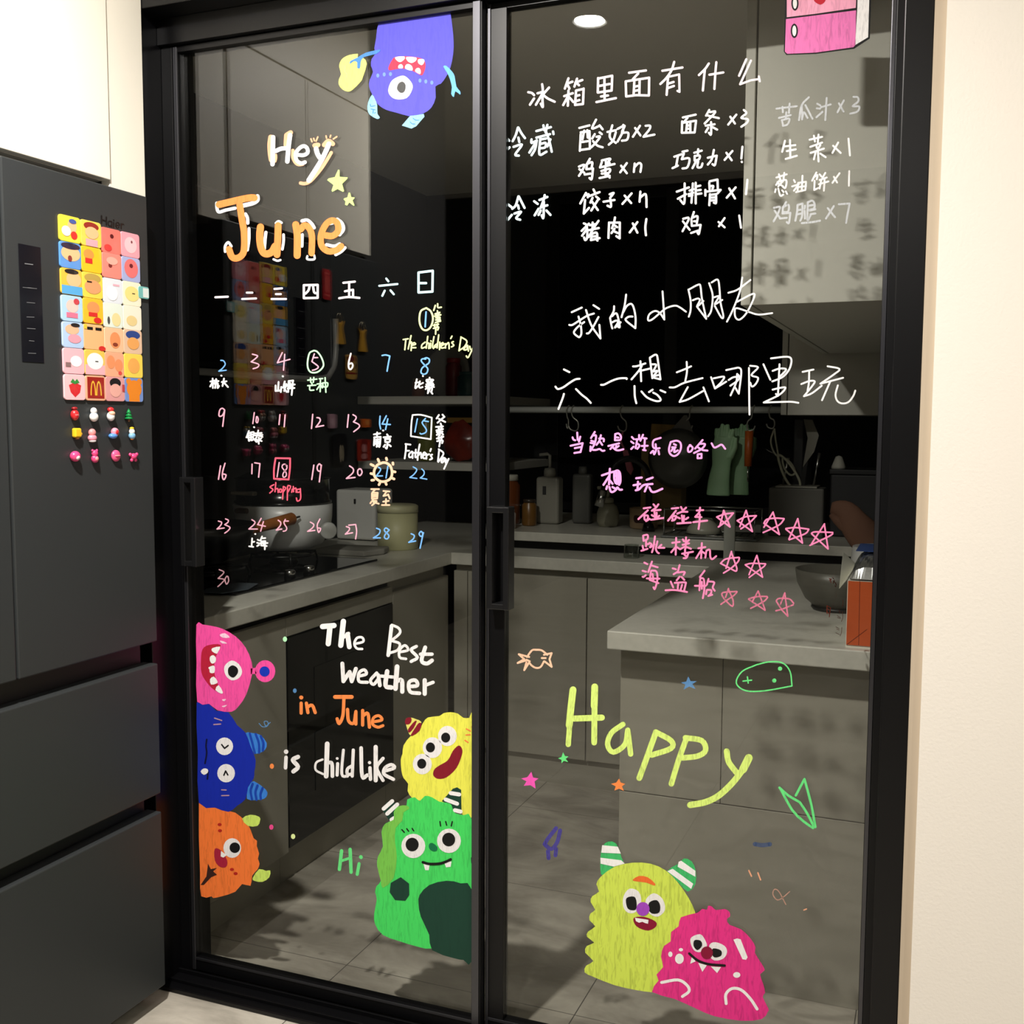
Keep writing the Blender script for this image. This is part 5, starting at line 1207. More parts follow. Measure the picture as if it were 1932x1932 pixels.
pouch('gold bow-shaped ornament mirrored left of the other gold one', 1.392, 1.614)
pouch('gold bow-shaped ornament with a looped cord mirrored under the weekday 五', 1.262, 1.600)
plaque('brown and gold ornament mirrored behind the number 6', 1.330, 1.516, 0.060, 0.072, (196, 150, 70), [((140, 40, 30), [('r', .05, .72, .95, .8), ('e', .5, .14, .4, .12)]), ((230, 190, 110), [('e', .5, .46, .34, .2)])])
plaque('mauve house-shaped ornament mirrored right of the number 12', 1.440, 1.356, 0.044, 0.042, (206, 160, 176), [((230, 190, 204), [('r', .2, .3, .8, .8)])])
plaque('orange cloud-shaped ornament mirrored right of the number 13', 1.245, 1.350, 0.056, 0.026, (232, 110, 36), [((246, 160, 80), [('e', .35, .4, .2, .3)])])
plaque('black picture card with a pale figure mirrored above the 19', 1.400, 1.276, 0.088, 0.088, (24, 24, 28), [((214, 200, 170), [('e', .4, .66, .09, .3)])])
plaque('red scroll-shaped ornament mirrored under the orange one', 1.258, 1.268, 0.080, 0.068, (130, 30, 26), [((214, 60, 36), [('r', .02, .02, .2, .98), ('r', .8, .02, .98, .98)]), ((226, 150, 150), [('e', .5, .4, .16, .2), ('e', .5, .78, .2, .14)])])
plaque('small teal note card mirrored at the left edge of the glass', 1.905, 1.635, 0.034, 0.026, (120, 190, 186), [((225, 235, 232), [('r', .4, .1, .95, .9)])])
# ------------------------------------------------------------------ things on the left worktop
ZC = 0.861
ck = thing('cooktop', 'black glass gas cooktop set into the left worktop', 'cooktop', (-2.05, 2.92, ZC))
box('glass_plate', -2.28, -1.835, 2.50, 3.33, ZC, ZC+0.008, M_blackglass, ck, 0.003)
for (x, y) in ((-2.10, 2.74), (-2.10, 3.14)):
    lathe('burner', [(0.0, 0.024), (0.035, 0.024), (0.045, 0.016), (0.05, 0.0), (0.0, 0.0)], (x, y, ZC+0.008), M_dkmetal, ck, 24)
    bm = bmesh.new()
    for k in range(4):
        a = k*pi/2+pi/4
        tube_bm(bm, [(x+0.045*cos(a), y+0.045*sin(a), ZC+0.040), (x+0.11*cos(a), y+0.11*sin(a), ZC+0.040), (x+0.118*cos(a), y+0.118*sin(a), ZC+0.009)], 0.005, 8)
    tube_bm(bm, [(x+0.10*cos(2*pi*i/24), y+0.10*sin(2*pi*i/24), ZC+0.034) for i in range(24)], 0.005, 8, True)
    from_bm('grate', bm, M_dkmetal, ck, True)
for y in (2.83, 2.94):
    lathe('knob', [(0.0, 0.022), (0.014, 0.022), (0.017, 0.018), (0.018, 0.0), (0.0, 0.0)], (-1.872, y, ZC+0.008), M_steel, ck, 20)
tag(slab('foil_sheet', [(-1.86, 2.47, 0.8712), (-1.835, 2.56, 0.8712), (-1.87, 2.66, 0.8722), (-1.93, 2.64, 0.874), (-1.95, 2.52, 0.872), (-1.92, 2.46, 0.871)], (0, 0, 0.0006), mat('foil', (150, 165, 180), 0.3, 0.8), None), 'crumpled bluish foil scrap at the near corner of the cooktop', 'foil')

wk = thing('wok', 'black wok with a wooden handle on the near burner', 'wok', (-2.12, 2.71, 0.912))
lathe('pan_body', [(0.0, 0.0), (0.07, 0.004), (0.13, 0.04), (0.165, 0.10), (0.172, 0.125), (0.168, 0.125), (0.126, 0.044), (0.068, 0.010), (0.0, 0.007)], (-2.12, 2.71, 0.912), mat('wok_black', (10, 10, 11), 0.3), wk, 40)
hb, ht = Vector((-2.035, 2.79, 1.005)), Vector((-1.985, 3.025, 1.033))
dv = (ht-hb).normalized()
tube('neck', [hb-dv*0.06, hb+dv*0.01], 0.009, M_dkmetal, wk, 10)
tube('handle', [hb, hb+dv*0.03, hb+dv*0.16, ht-dv*0.006, ht], [0.012, 0.0145, 0.019, 0.021, 0.017], mat('handle_wood', (160, 96, 44), 0.5, noise=0.15, nscale=40), wk, 16)
tube('hanger_loop', [ht-dv*0.002, ht+dv*0.016, ht+dv*0.03], 0.0035, M_dkmetal, wk, 8)

cp = thing('electric_cooker', 'white electric cooker with a black lidded steamer on the far burner', 'cooker', (-2.12, 3.17, 0.912))
M_ckw = mat('cooker_white', (226, 228, 228), 0.3)
lathe('body', [(0.0, 0.0), (0.10, 0.0), (0.135, 0.018), (0.160, 0.06), (0.168, 0.11), (0.170, 0.155), (0.160, 0.158), (0.0, 0.158)], (-2.12, 3.17, 0.912), M_ckw, cp, 48)
lathe('steamer', [(0.0, 0.0), (0.166, 0.0), (0.168, 0.006), (0.160, 0.010), (0.160, 0.082), (0.166, 0.086), (0.0, 0.086)], (-2.12, 3.17, 1.072), mat('steamer_black', (22, 22, 22), 0.18, 0.5), cp, 48)
lathe('lid', [(0.0, 0.030), (0.06, 0.028), (0.12, 0.018), (0.150, 0.004), (0.160, 0.0), (0.0, 0.0)], (-2.12, 3.17, 1.159), mat('lid_glass', (28, 28, 28), 0.1), cp, 48)
lathe('lid_knob', [(0.0, 0.022), (0.02, 0.02), (0.022, 0.012), (0.014, 0.0), (0.0, 0.0)], (-2.12, 3.17, 1.189), M_dkmetal, cp, 20)
bm = bmesh.new(); bm_box(bm, -2.195, -2.145, 2.990, 3.022, 1.045, 1.062, 0.006)
from_bm('side_handle', bm, mat('handle_brown', (74, 56, 44), 0.5), cp)
bm = bmesh.new(); bm_box(bm, -2.205, -2.115, 2.985, 3.012, 1.106, 1.119, 0.004)
from_bm('steamer_handle', bm, mat('handle_taupe', (120, 112, 98), 0.5), cp)
q = back(622, 1001, 1, 3.06)
lathe('dial', [(0.0, 0.020), (0.024, 0.020), (0.028, 0.016), (0.029, 0.0), (0.0, 0.0)], (q.x-0.01, 3.065, q.z), mat('dial_white', (214, 216, 214), 0.35), cp, 28, True, Matrix.Rotation(radians(38), 4, 'Z') @ Matrix.Rotation(radians(90), 4, 'X'))

wb = thing('bread_bin', 'white upright box behind the electric cooker', 'box', (-2.235, 3.93, ZC))
box('bin_body', -2.325, -2.140, 3.86, 4.02, ZC+0.004, 1.072, M_white, wb, 0.012, 3)
box('bin_latch', -2.236, -2.228, 3.855, 3.861, 1.015, 1.035, M_dkmetal, wb, 0.001)
box('bin_foot', -2.31, -2.155, 3.875, 4.01, ZC, ZC+0.006, M_dkmetal, wb)
cn = thing('canister', 'beige lidded canister at the far end of the left worktop', 'canister', (-1.945, 3.69, ZC))
lathe('can_body', [(0.0, 0.0), (0.074, 0.0), (0.078, 0.004), (0.078, 0.142), (0.0, 0.142)], (-1.945, 3.69, ZC), mat('can_beige', (198, 196, 152), 0.45), cn, 40)
lathe('can_lid', [(0.0, 0.030), (0.070, 0.030), (0.080, 0.024), (0.080, 0.0), (0.0, 0.0)], (-1.945, 3.69, ZC+0.1435), mat('can_lid', (206, 204, 164), 0.45), cn, 40)
tw = tag(slab('folded_towel', [(-2.14, 3.40, ZC+.001), (-1.93, 3.40, ZC+.001), (-1.90, 3.50, ZC+.001), (-1.92, 3.575, ZC+.001), (-2.14, 3.56, ZC+.001)], (0, 0, 0.022), mat('towel_grey', (150, 148, 140), 0.9, bump=0.5, nscale=60), None, 0.006), 'folded grey dishcloth between the cooktop and the canister', 'cloth')

# corner shelves at the back left
def shelf(label, z):
    t = thing('wall_shelf', label, 'shelf', (-2.0, 4.3, z), 'pale corner shelves')
    box('board', -2.355, -1.70, 4.10, 4.795, z, z+0.034, mat('shelf_white', (190, 188, 180), 0.5), t, 0.002)
    box('bracket', -2.355, -2.34, 4.12, 4.78, z-0.05, z, M_dkmetal, t)
shelf('upper pale wall shelf in the back left corner', 1.428)
shelf('lower pale wall shelf in the back left corner', 1.148)
def jar(name, label, cat, x, y, z, r, h, rgb, lid=None, rough=0.3, group=None):
    t = thing(name, label, cat, (x, y, z), group)
    lathe('jar_body', [(0.0, 0.0), (r*0.92, 0.0), (r, 0.006), (r, h*0.8), (r*0.8, h*0.88), (r*0.8, h*0.9), (0.0, h*0.9)], (x, y, z), mat('jar_%02x%02x%02x' % rgb, rgb, rough), t, 24)
    lr = lid or (60, 60, 60)
    lathe('jar_lid', [(0.0, h*0.12), (r*0.8, h*0.12), (r*0.85, h*0.1), (r*0.85, 0.0), (0.0, 0.0)], (x, y, z+h*0.9), mat('lid_%02x%02x%02x' % lr, lr, 0.35), t, 24)
    return t
GJ = 'jars on the corner shelves'
jar('spice_jar', 'small copper-brown jar on the upper corner shelf', 'jar', -2.10, 4.18, 1.463, 0.028, 0.075, (150, 76, 40), (170, 150, 120), group=GJ)
jar('spice_jar', 'tall red-capped jar on the upper corner shelf', 'jar', -1.95, 4.22, 1.463, 0.035, 0.16, (110, 16, 20), (150, 20, 24), group=GJ)
jar('spice_jar', 'dark teal tin on the upper corner shelf', 'jar', -1.86, 4.17, 1.463, 0.045, 0.10, (26, 62, 62), (40, 80, 78), group=GJ)
pl = thing('serving_plate', 'pale round plate leaning behind the jars on the upper shelf', 'plate', (-2.03, 4.33, 1.463))
lathe('plate_disc', [(0.0, 0.0), (0.07, 0.0), (0.11, 0.014), (0.108, 0.018), (0.07, 0.006), (0.0, 0.006)], (-2.03, 4.335, 1.573), mat('plate_pale', (150, 148, 140), 0.3), pl, 40, True, Matrix.Rotation(radians(82), 4, 'X'))
jar('oil_bottle', 'olive green bottle on the lower corner shelf, behind the framed 15', 'bottle', -2.07, 4.20, 1.183, 0.04, 0.20, (96, 100, 20), (50, 60, 20))
fb = thing('snack_bag', 'dark red snack bag on the lower corner shelf', 'bag', (-1.92, 4.22, 1.183))
bm = bmesh.new()
bmesh.ops.create_uvsphere(bm, u_segments=24, v_segments=14, radius=1.0)
for v in bm.verts:
    u = v.co.z
    v.co = Vector((-1.92+v.co.x*0.085*(1-0.25*max(0, u)), 4.23+v.co.y*0.04*(1-0.6*abs(u)), 1.273+u*0.09+0.004*sin(v.co.x*9)))
from_bm('bag_body', bm, mat('bag_red', (110, 34, 20), 0.25, noise=0.4, nscale=14), fb, True)
box('bag_seam', -1.985, -1.855, 4.228, 4.232, 1.35, 1.372, mat('bag_seam', (120, 90, 40), 0.3), fb)

# ------------------------------------------------------------------ hanging rod and what hangs from it
YR, ZR = 4.15, 1.405
rd = thing('hanging_rod', 'pale tension rod spanning the window behind the right glass', 'rod', (-1.0, YR, ZR))
tube('rod_tube', [(-1.665, YR, ZR), (-0.545, YR, ZR)], 0.013, mat('rod_white', (205, 208, 204), 0.35), rd, 16)
for x in (-1.672, -0.542): lathe('rod_end', [(0.0, 0.0), (0.018, 0.0), (0.018, 0.012), (0.0, 0.012)], (x, YR, ZR), M_dkmetal, rd, 16, True, Matrix.Rotation(radians(90), 4, 'Y') )
tag(box('window_post', -1.75, -1.68, 4.11, 4.20, 0.934, 2.44, mat('post_dark', (30, 30, 30), 0.6)), kind='structure')
M_hook = mat('hook_wire', (170, 170, 160), 0.3, 0.7)
def hook(label, x, drop, dx, name='hook'):
    P = [(x+0.014*sin(a)*0.3, YR+0.017*cos(a), ZR+0.017*sin(a)) for a in (radians(-30), radians(40), radians(100), radians(160), radians(200))]
    P += [(x+dx*0.2, YR-0.014, ZR-0.03), (x+dx*0.9, YR-0.012, ZR-drop*0.55), (x+dx, YR-0.012, ZR-drop*0.85), (x+dx*0.6, YR-0.012, ZR-drop), (x-dx*0.2, YR-0.012, ZR-drop*0.93), (x-dx*0.5, YR-0.012, ZR-drop*0.75)]
    return tag(tube('s_hook', P, 0.003, M_hook, None, 8, False, 3), label, 'hook', 'wire hooks on the rod')
hook('wire hook at the left end of the hanging rod', -1.405, 0.075, 0.006)
hook('wire hook beside the one at the left end of the rod', -1.385, 0.085, 0.028)
hook('wire hook above the small pink brush on the rod', -1.180, 0.085, 0.024)
hook('wire hook carrying the clear round strainer', -0.900, 0.080, -0.018)
hook('empty wire hook right of the green gloves', -0.660, 0.080, -0.020)
hook('wire hook carrying the white kitchen scissors', -0.598, 0.070, 0.020)
# strainer
st = thing('strainer', 'translucent round strainer hanging in the middle of the rod', 'strainer', (-0.945, 4.14, 1.24))
lathe('bowl', [(0.0, 0.05), (0.05, 0.045), (0.09, 0.025), (0.112, 0.0), (0.118, 0.0), (0.094, 0.03), (0.05, 0.052), (0.0, 0.057)], (-0.945, 4.13, 1.215), mat('strainer_grey', (92, 92, 88), 0.25), st, 36, True, Matrix.Rotation(radians(90), 4, 'X'))
slab('handle', [(-0.99, 4.135, 1.31), (-0.925, 4.135, 1.385), (-0.912, 4.135, 1.385), (-0.88, 4.135, 1.30)], (0, 0.006, 0), _mats['strainer_grey'], st, 0.002)
# gloves
def glove(label, x, y, s, rgb):
    t = thing('rubber_glove', label, 'glove', (x, y, 1.10))
    m = mat('glove_%02x%02x%02x' % rgb, rgb, 0.5)
    bm = bmesh.new()
    P = [(x-.010*s, y, 1.075), (x-.008*s, y, 1.13), (x, y, 1.19), (x+.004*s, y, 1.25), (x+.008*s, y, 1.30)]
    R = [.046, .042, .036, .042, .036]
    Q = smooth_line(P, 4)
    rr = [R[min(4, i//4)]*(1-(i % 4)/4)+R[min(4, i//4+1)]*((i % 4)/4) for i in range(len(Q))]
    tube_bm(bm, Q, rr, 20)
    for v in bm.verts: v.co.y = y+(v.co.y-y)*0.45
    for k, (dx, top, lean) in enumerate(((-.026, 1.335, -.004), (-.008, 1.352, 0), (.010, 1.350, .003), (.027, 1.332, .008))):
        tube_bm(bm, [(x+(dx*0.8+.008)*s, y, 1.285), (x+(dx+.008+lean*.5)*s, y-.002, 1.315), (x+(dx+.010+lean)*s, y-.004, top)], [.013, .0105, .007], 10)
    tube_bm(bm, [(x+.030*s, y, 1.225), (x+.050*s, y-.004, 1.262), (x+.054*s, y-.006, 1.30)], [.018, .0125, .008], 10)
    o = from_bm('glove_body', bm, m, t, True)
    md = o.modifiers.new('soft', 'REMESH'); md.mode = 'VOXEL'; md.voxel_size = 0.004; md.use_smooth_shade = True
    return t
glove('pale green rubber glove hanging fingers up from the rod', -0.775, 4.135, 1.0, (142, 178, 138))
glove('second pale green rubber glove tucked behind the first', -0.715, 4.215, 1.0, (120, 156, 116))
ob = thing('orange_brush', 'orange handled brush hanging right of the green gloves', 'brush', (-0.672, 4.14, 1.25))
tube('brush_handle', [(-0.672, 4.14, 1.325), (-0.674, 4.14, 1.19)], [0.016, 0.014], mat('brush_orange', (176, 84, 20), 0.4), ob, 14)
tube('brush_tip', [(-0.674, 4.14, 1.19), (-0.674, 4.14, 1.13)], 0.003, M_steel, ob, 8)
pb = thing('pink_brush', 'small dusty pink brush hanging behind the pink writing', 'brush', (-1.165, 4.14, 1.25))
tube('brush_handle', [(-1.170, 4.14, 1.32), (-1.178, 4.14, 1.28), (-1.160, 4.14, 1.245)], 0.004, mat('brush_pink', (180, 96, 110), 0.4), pb, 8, False, 3)
slab('brush_head', [(-1.172, 4.135, 1.25), (-1.150, 4.135, 1.245), (-1.125, 4.135, 1.17), (-1.135, 4.135, 1.145), (-1.152, 4.135, 1.165)], (0, 0.01, 0), _mats['brush_pink'], pb, 0.002)
sg = thing('kitchen_scissors', 'white handled kitchen scissors tied to a hook on the rod', 'scissors', (-0.55, 4.14, 1.24))
M_cordw = mat('cord_white', (186, 186, 164), 0.6)
tube('handle_loop', [(-0.560, 4.14, 1.235), (-0.530, 4.14, 1.215), (-0.490, 4.14, 1.160), (-0.478, 4.14, 1.120), (-0.505, 4.14, 1.112), (-0.535, 4.14, 1.150), (-0.556, 4.14, 1.205)], 0.005, M_cordw, sg, 8, True, 4)
tube('handle_loop', [(-0.545, 4.145, 1.225), (-0.515, 4.145, 1.205), (-0.498, 4.145, 1.170), (-0.515, 4.145, 1.160), (-0.538, 4.145, 1.185)], 0.004, M_cordw, sg, 8, True, 4)
tube('cord', [(-0.578, 4.14, 1.335), (-0.590, 4.14, 1.29), (-0.580, 4.14, 1.25), (-0.562, 4.14, 1.232), (-0.572, 4.14, 1.29), (-0.578, 4.14, 1.335)], 0.0035, M_cordw, sg, 8, False, 4)
slab('blade', [(-0.562, 4.143, 1.236), (-0.553, 4.143, 1.226), (-0.598, 4.143, 1.248), (-0.612, 4.143, 1.258)], (0, 0.003, 0), M_steel, sg)
cbg = thing('paper_bag', 'tan paper bag standing behind the tap', 'bag', (-1.03, 4.30, 0.932))
bm = bmesh.new()
bm_box(bm, -1.13, -0.96, 4.27, 4.37, 0.933, 1.28, 0.006)
from_bm('bag_body', bm, mat('bag_tan', (150, 128, 82), 0.8, noise=0.12, nscale=10), cbg)
slab('bag_top', [(-1.10, 4.30, 1.282), (-0.975, 4.30, 1.282), (-0.975, 4.30, 1.345), (-1.095, 4.30, 1.350)], (0, 0.02, 0), mat('bag_print', (140, 110, 50), 0.7, noise=0.3, nscale=30), cbg)

# ------------------------------------------------------------------ ledge under the window
ZL = 0.933
def pump(label, x, y, h, r, body, square=False):
    t = thing('pump_bottle', label, 'bottle', (x, y, ZL))
    m = mat('bottle_%02x%02x%02x' % body, body, 0.35)
    if square:
        box('bottle_body', x-r, x+r, y-r*0.7, y+r*0.7, ZL, ZL+h*0.66, m, t, r*0.25, 3)
        z = ZL+h*0.66
    else:
        lathe('bottle_body', [(0.0, 0.0), (r*0.8, 0.0), (r, h*0.12), (r, h*0.34), (r*0.8, h*0.5), (r*0.42, h*0.58), (0.0, h*0.58)], (x, y, ZL), m, t, 28)
        z = ZL+h*0.58
    lathe('collar', [(0.0, h*0.13), (r*0.42, h*0.12), (r*0.5, h*0.08), (r*0.5, 0.0), (0.0, 0.0)], (x, y, z), m, t, 24)
    zt = ZL+h
    tube('pump_head', [(x, y, z+h*0.12), (x, y, zt-0.012), (x-0.012, y, zt-0.006), (x-0.045, y, zt-0.010)], 0.007, m, t, 10)
    return t
p = pump('tall white square pump bottle on the window ledge', -1.50, 4.20, 0.295, 0.05, (150, 148, 138), True)
box('label_mark', -1.518, -1.503, 4.1625, 4.1645, 1.055, 1.090, mat('label_dark', (40, 40, 40), 0.6), p)
pump('short round cream pump bottle near the tap', -1.24, 4.18, 0.165, 0.045, (160, 158, 138))
bt = thing('detergent_bottle', 'grey capped bottle behind the tall pump bottle', 'bottle', (-1.37, 4.26, ZL))
box('bottle_body', -1.415, -1.335, 4.235, 4.285, ZL, 1.14, mat('bottle_grey', (96, 96, 92), 0.4), bt, 0.012, 3)
lathe('cap', [(0.0, 0.03), (0.016, 0.03), (0.02, 0.0), (0.0, 0.0)], (-1.375, 4.26, 1.1405), _mats['bottle_grey'], bt, 20)
j = jar('sauce_jar', 'amber sauce jar beside the door frame on the ledge', 'jar', -1.66, 4.12, ZL, 0.055, 0.20, (110, 56, 22), (190, 188, 176))
j = jar('sauce_jar', 'small jar with an amber label right of the taller amber jar', 'jar', -1.545, 4.08, ZL, 0.03, 0.105, (120, 84, 36), (60, 50, 40))
jar('medicine_bottle', 'small white bottle with a red band seen through the handle', 'bottle', -1.575, 3.93, ZL, 0.028, 0.075, (190, 180, 176), (200, 190, 186))
rb = thing('rabbit_ornament', 'small white rabbit head ornament at the front of the ledge', 'ornament', (-1.60, 3.868, ZL))
ball('head', (-1.60, 3.868, ZL+0.022), 0.028, mat('rabbit_white', (206, 202, 188), 0.5), rb, 1.15, 0.8, 0.78)
for s in (-1, 1): ball('ear', (-1.598+s*0.013, 3.872, ZL+0.058), 0.009, _mats['rabbit_white'], rb, 1, 0.8, 2.2)
for s in (-1, 1): ball('eye', (-1.60+s*0.010, 3.8465, ZL+0.026), 0.0022, M_dkmetal, rb)
mg = thing('mug', 'beige mug with a dark emblem at the foot of the tap', 'mug', (-1.085, 4.16, ZL))
lathe('cup', [(0.0, 0.0), (0.050, 0.0), (0.056, 0.006), (0.058, 0.082), (0.054, 0.082), (0.052, 0.010), (0.0, 0.008)], (-1.085, 4.16, ZL), mat('mug_beige', (176, 150, 118), 0.4), mg, 36)
tube('handle', [(-1.03, 4.15, 1.0), (-1.008, 4.145, 0.995), (-1.005, 4.145, 0.965), (-1.032, 4.15, 0.955)], 0.006, _mats['mug_beige'], mg, 8, False, 3)
ball('emblem', (-1.085, 4.112, ZL+0.042), 0.030, mat('mug_emblem', (60, 22, 20), 0.4), mg, 1, 0.35, 0.95)
fa = thing('sink_tap', 'black gooseneck kitchen tap in front of the window', 'tap', (-1.04, 4.06, ZL))
tube('spout', [(-1.04, 4.06, ZL), (-1.04, 4.06, 1.10), (-1.045, 4.05, 1.165), (-1.075, 4.03, 1.205), (-1.115, 4.01, 1.215), (-1.155, 3.99, 1.195), (-1.185, 3.98, 1.145), (-1.198, 3.975, 1.09)], 0.013, mat('tap_black', (12, 12, 12), 0.2), fa, 14, False, 5)
tube('spray_head', [(-1.198, 3.975, 1.092), (-1.215, 3.968, 1.03)], [0.016, 0.018], M_steel, fa, 14)
lathe('tap_base', [(0.0, 0.03), (0.018, 0.03), (0.026, 0.0), (0.0, 0.0)], (-1.04, 4.06, ZL), _mats['tap_black'], fa, 20)

# ------------------------------------------------------------------ back right: rack, knife block, boards
kb = thing('knife_block', 'grey knife holder with utensils standing in it', 'knife holder', (-0.48, 4.12, ZL))
box('holder_body', -0.585, -0.385, 4.08, 4.20, ZL, 1.115, mat('holder_grey', (92, 90, 84), 0.5), kb, 0.006)
box('holder_rim', -0.56, -0.41, 4.078, 4.20, 1.115, 1.122, mat('holder_rim', (150, 148, 138), 0.4), kb, 0.002)
cl = thing('cleaver', 'pale broad cleaver blade standing in the knife holder', 'knife', (-0.45, 4.14, 1.122))
slab('blade', [(-0.472, 4.14, 1.37), (-0.440, 4.14, 1.368), (-0.415, 4.14, 1.31), (-0.430, 4.14, 1.25), (-0.470, 4.14, 1.19), (-0.455, 4.14, 1.30)], (0, 0.004, 0), mat('blade_pale', (120, 118, 108), 0.4, 0.3), cl)
slab('tang', [(-0.470, 4.14, 1.19), (-0.452, 4.14, 1.213), (-0.462, 4.14, 1.123), (-0.478, 4.14, 1.123)], (0, 0.006, 0), M_dkmetal, cl)
for k, (x0, x1, z) in enumerate(((-0.545, -0.525, 1.225), (-0.432, -0.412, 1.245))):
    tag(tube('chopsticks', [(x0, 4.16, 1.118), (x1, 4.15, z)], [0.004, 0.0065], M_steel, None, 10), ('steel utensil leaning left of the cleaver', 'steel utensil leaning right of the cleaver')[k], 'utensil', 'utensils in the knife holder')
cb = tag(box('cutting_board', -0.515, -0.478, 4.21, 4.23, ZL, 1.37, mat('board_dark', (46, 46, 48), 0.5), None, 0.004), 'dark narrow cutting board standing behind the cleaver', 'cutting board')
bx = thing('storage_box', 'black storage box under the lowest corner cabinet', 'box', (-0.25, 4.3, ZL))
box('box_body', -0.37, -0.10, 4.15, 4.40, ZL, 1.165, mat('box_black', (24, 24, 28), 0.5), bx, 0.006)
box('box_lid', -0.375, -0.095, 4.145, 4.405, 1.166, 1.185, mat('lid_black', (18, 18, 20), 0.4), bx, 0.004)
ct = tag(lathe('salt_cone', [(0.0, 0.05), (0.012, 0.045), (0.026, 0.008), (0.026, 0.0), (0.0, 0.0)], (-0.345, 4.19, 1.1855), mat('paper_white', (176, 174, 164), 0.6), None, 20), 'small white folded napkin on top of the black box', 'napkin')
om = thing('oven_mitt', 'brown oven mitt propped on the right worktop below the black box', 'oven mitt', (-0.24, 3.70, ZC))
bm = bmesh.new()
tube_bm(bm, smooth_line([(-0.155, 3.70, 0.935), (-0.20, 3.70, 0.97), (-0.245, 3.70, 1.02), (-0.28, 3.70, 1.065), (-0.325, 3.70, 1.075)], 4), [0.05, .052, .054, .056, .056, .056, .055, .053, .05, .047, .044, .041, .037, .033, .029, .025, .018], 16)
tube_bm(bm, smooth_line([(-0.245, 3.695, 1.0), (-0.285, 3.69, 1.02), (-0.325, 3.69, 1.055)], 4), [.024, .023, .022, .021, .019, .017, .015, .012, .009], 12)
for v in bm.verts: v.co.y = 3.70+(v.co.y-3.70)*0.5
from_bm('mitt_body', bm, mat('mitt_brown', (112, 78, 60), 0.8), om, True)
tube('mitt_cuff', [(-0.118, 3.70, 0.925), (-0.155, 3.70, 0.945)], 0.058, mat('mitt_cuff', (134, 112, 92), 0.85), om, 16)
dr = thing('dish_rack', 'steel wire dish rack on the back right worktop', 'dish rack', (-0.72, 3.92, ZL))
bm = bmesh.new()
for z in (ZL+0.012, ZL+0.105):
    tube_bm(bm, [(-0.93, 3.86, z), (-0.60, 3.86, z), (-0.60, 4.03, z), (-0.93, 4.03, z)], 0.003, 8, True)
for k in range(12):
    x = -0.92+k*0.0285
    tube_bm(bm, [(x, 3.86, ZL+0.012), (x, 4.03, ZL+0.012)], 0.0016, 6)
for (x, y) in ((-0.93, 3.86), (-0.60, 3.86), (-0.60, 4.03), (-0.93, 4.03)):
    tube_bm(bm, [(x, y, ZL), (x, y, ZL+0.107)], 0.003, 8)
from_bm('wire_frame', bm, M_steel, dr, True)
box('drip_tray', -0.94, -0.59, 3.85, 4.04, ZL, ZL+0.008, mat('tray_grey', (120, 122, 120), 0.3), dr, 0.003)
tp = thing('drinking_bowl', 'pale bowl turned over in the dish rack', 'bowl', (-0.80, 3.95, ZL+0.014))
lathe('bowl_body', [(0.0, 0.055), (0.03, 0.055), (0.033, 0.048), (0.06, 0.02), (0.066, 0.0), (0.062, 0.0), (0.0, 0.045)], (-0.80, 3.95, ZL+0.014), mat('bowl_pale', (170, 168, 154), 0.35), tp, 32)
cs_ = tag(box('tissue_pack', -0.705, -0.665, 3.835, 3.85, ZC+0.001, ZL+0.11, mat('pack_white', (186, 188, 180), 0.5), None, 0.003), 'white upright packet in front of the dish rack', 'packet')
ccup = thing('clear_cup', 'clear plastic cup upside down by the rack, left of the word 跳', 'cup', (-1.03, 3.78, ZC))
lathe('cup_body', [(0.030, 0.0), (0.026, 0.05), (0.0, 0.052), (0.0, 0.050), (0.024, 0.048), (0.028, 0.0)], (-1.03, 3.78, ZC), pane_mat('cup_clear', (0.86, 0.88, 0.86), 0.08), ccup, 28)

# ------------------------------------------------------------------ right worktop
bw = thing('mixing_bowl', 'dark grey bowl behind the orange box on the right worktop', 'bowl', (-0.235, 2.95, ZC))
lathe('bowl_body', [(0.0, 0.010), (0.062, 0.010), (0.085, 0.030), (0.106, 0.070), (0.112, 0.108), (0.108, 0.108), (0.080, 0.034), (0.0, 0.018)], (-0.235, 2.95, ZC), mat('bowl_grey', (92, 90, 82), 0.4), bw, 48)
lathe('foot_ring', [(0.0, 0.0), (0.064, 0.0), (0.068, 0.006), (0.064, 0.0115), (0.0, 0.0115)], (-0.235, 2.95, ZC), mat('bowl_foot', (34, 34, 32), 0.4), bw, 36)

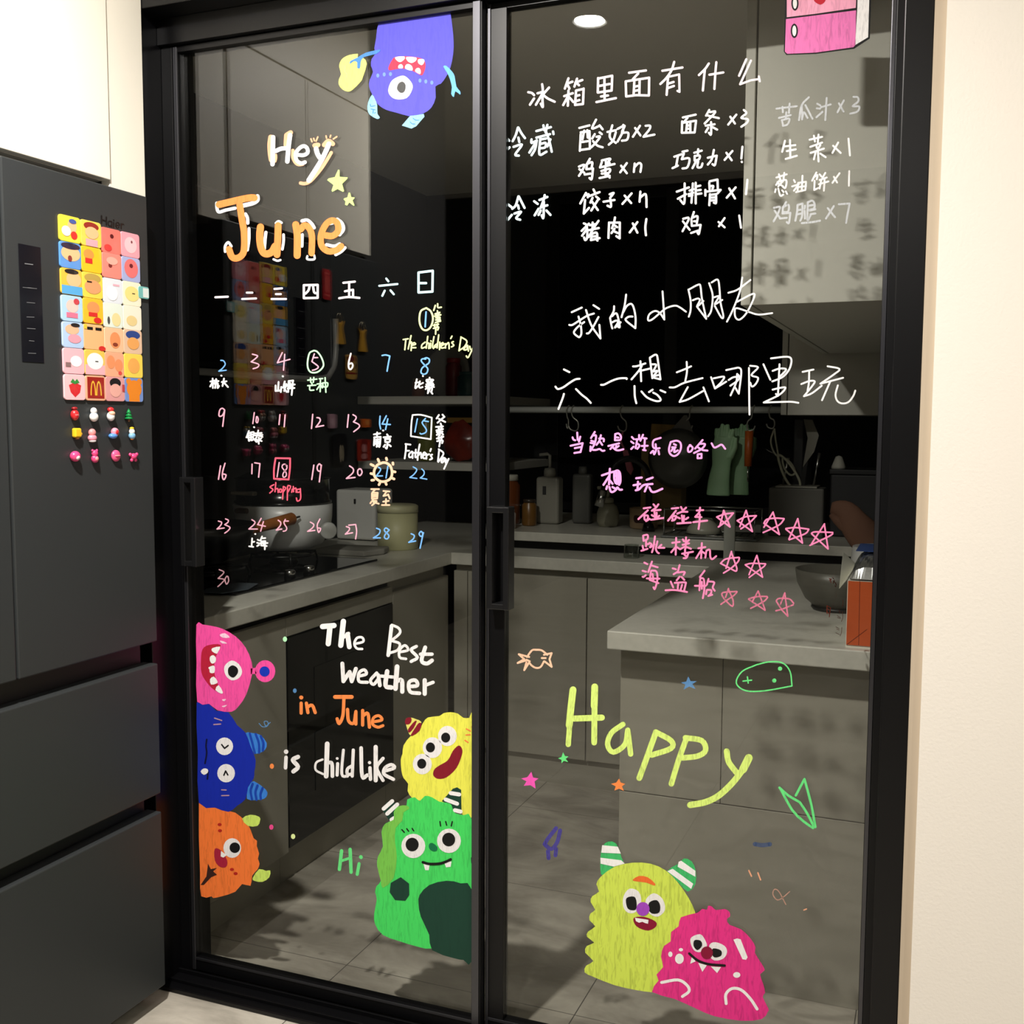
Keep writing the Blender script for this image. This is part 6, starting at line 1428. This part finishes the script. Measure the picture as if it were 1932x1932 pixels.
M_orange = mat('box_orange', (206, 88, 34), 0.55)
M_boxw = mat('box_white', (224, 222, 208), 0.6)
M_print = mat('box_print', (172, 70, 48), 0.6)
pk = thing('milk_box', 'opened carton with an orange front and white side on the right worktop', 'box', (-0.10, 2.62, ZC))
box('carton_body', -0.176, -0.024, 2.458, 2.780, ZC, 1.010, M_boxw, pk)
box('front_panel', -0.1745, -0.024, 2.4555, 2.4580, ZC+0.006, 1.010, M_orange, pk)
slab('flap', [(-0.177, 2.47, 1.012), (-0.177, 2.74, 1.012), (-0.205, 2.70, 1.045), (-0.196, 2.50, 0.985)], (-0.001, 0, 0.001), M_boxw, pk)
ik = Ink((1500, 1000, 8.05), 0, -0.1765)
ik.strokes('520,735 545,760;525,770 555,745;540,740 545,800;565,720 590,745;580,770 610,800;600,760 580,810;605,845 622,862;615,800 625,840', 1.5, 2)
ik.strokes('485,1150 540,1180;540,1180 520,1320;485,1150 485,1270;500,1200 525,1215;495,1250 520,1270', 1.6, 1)
ik.strokes('640,1300 690,1330;645,1330 690,1345;660,1210 690,1240;665,1240 685,1260;720,1240 725,1330 705,1390;620,1470 670,1500;630,1500 665,1520;620,1560 680,1590;710,1480 705,1560 685,1610;725,1060 730,1120 715,1160', 0.9, 3)
ik.make('side_print', M_print, pk)
ik = Ink((1500, 1000, 8.05), 1, 2.4550)
ik.strokes('985,740 965,1750;785,1740 1090,1510', 0.8, 1)
ik.make('fold_line', mat('box_line', (110, 34, 14), 0.6), pk)
fp_ = thing('foil_pouch', 'crumpled silver and blue foil pouch on top of the opened carton', 'pouch', (-0.10, 2.62, 1.012))
bm = bmesh.new()
bmesh.ops.create_grid(bm, x_segments=26, y_segments=26, size=0.5)
rnd = random.Random(4)
for v in bm.verts:
    x, y = v.co.x, v.co.y
    e = max(0.0, 1-(2*abs(x))**4)*max(0.0, 1-(2*abs(y))**4)
    v.co = Vector((-0.098+x*0.148, 2.60+y*0.27, 1.014+0.050*e**0.5+rnd.uniform(-.004, .004)*e))
top = list(bm.faces)
r = bmesh.ops.extrude_face_region(bm, geom=top)
for v in [g for g in r['geom'] if isinstance(g, bmesh.types.BMVert)]: v.co.z = 1.0125
from_bm('pouch_body', bm, mat('foil_silver', (190, 192, 194), 0.22, 0.9), fp_)
slab('pouch_label', [(-0.165, 2.53, 1.0685), (-0.03, 2.53, 1.0685), (-0.03, 2.68, 1.069), (-0.165, 2.68, 1.069)], (0, 0, 0.0015), mat('pouch_blue', (50, 74, 130), 0.35), fp_)
pt = thing('paper_plate', 'white rounded tray lid behind the foil pouch', 'lid', (-0.12, 3.30, ZC))
lathe('lid_body', [(0.0, 0.0), (0.10, 0.0), (0.104, 0.10), (0.10, 0.135), (0.09, 0.135), (0.0, 0.14)], (-0.125, 3.30, ZC), mat('lid_white', (214, 214, 212), 0.35), pt, 48)
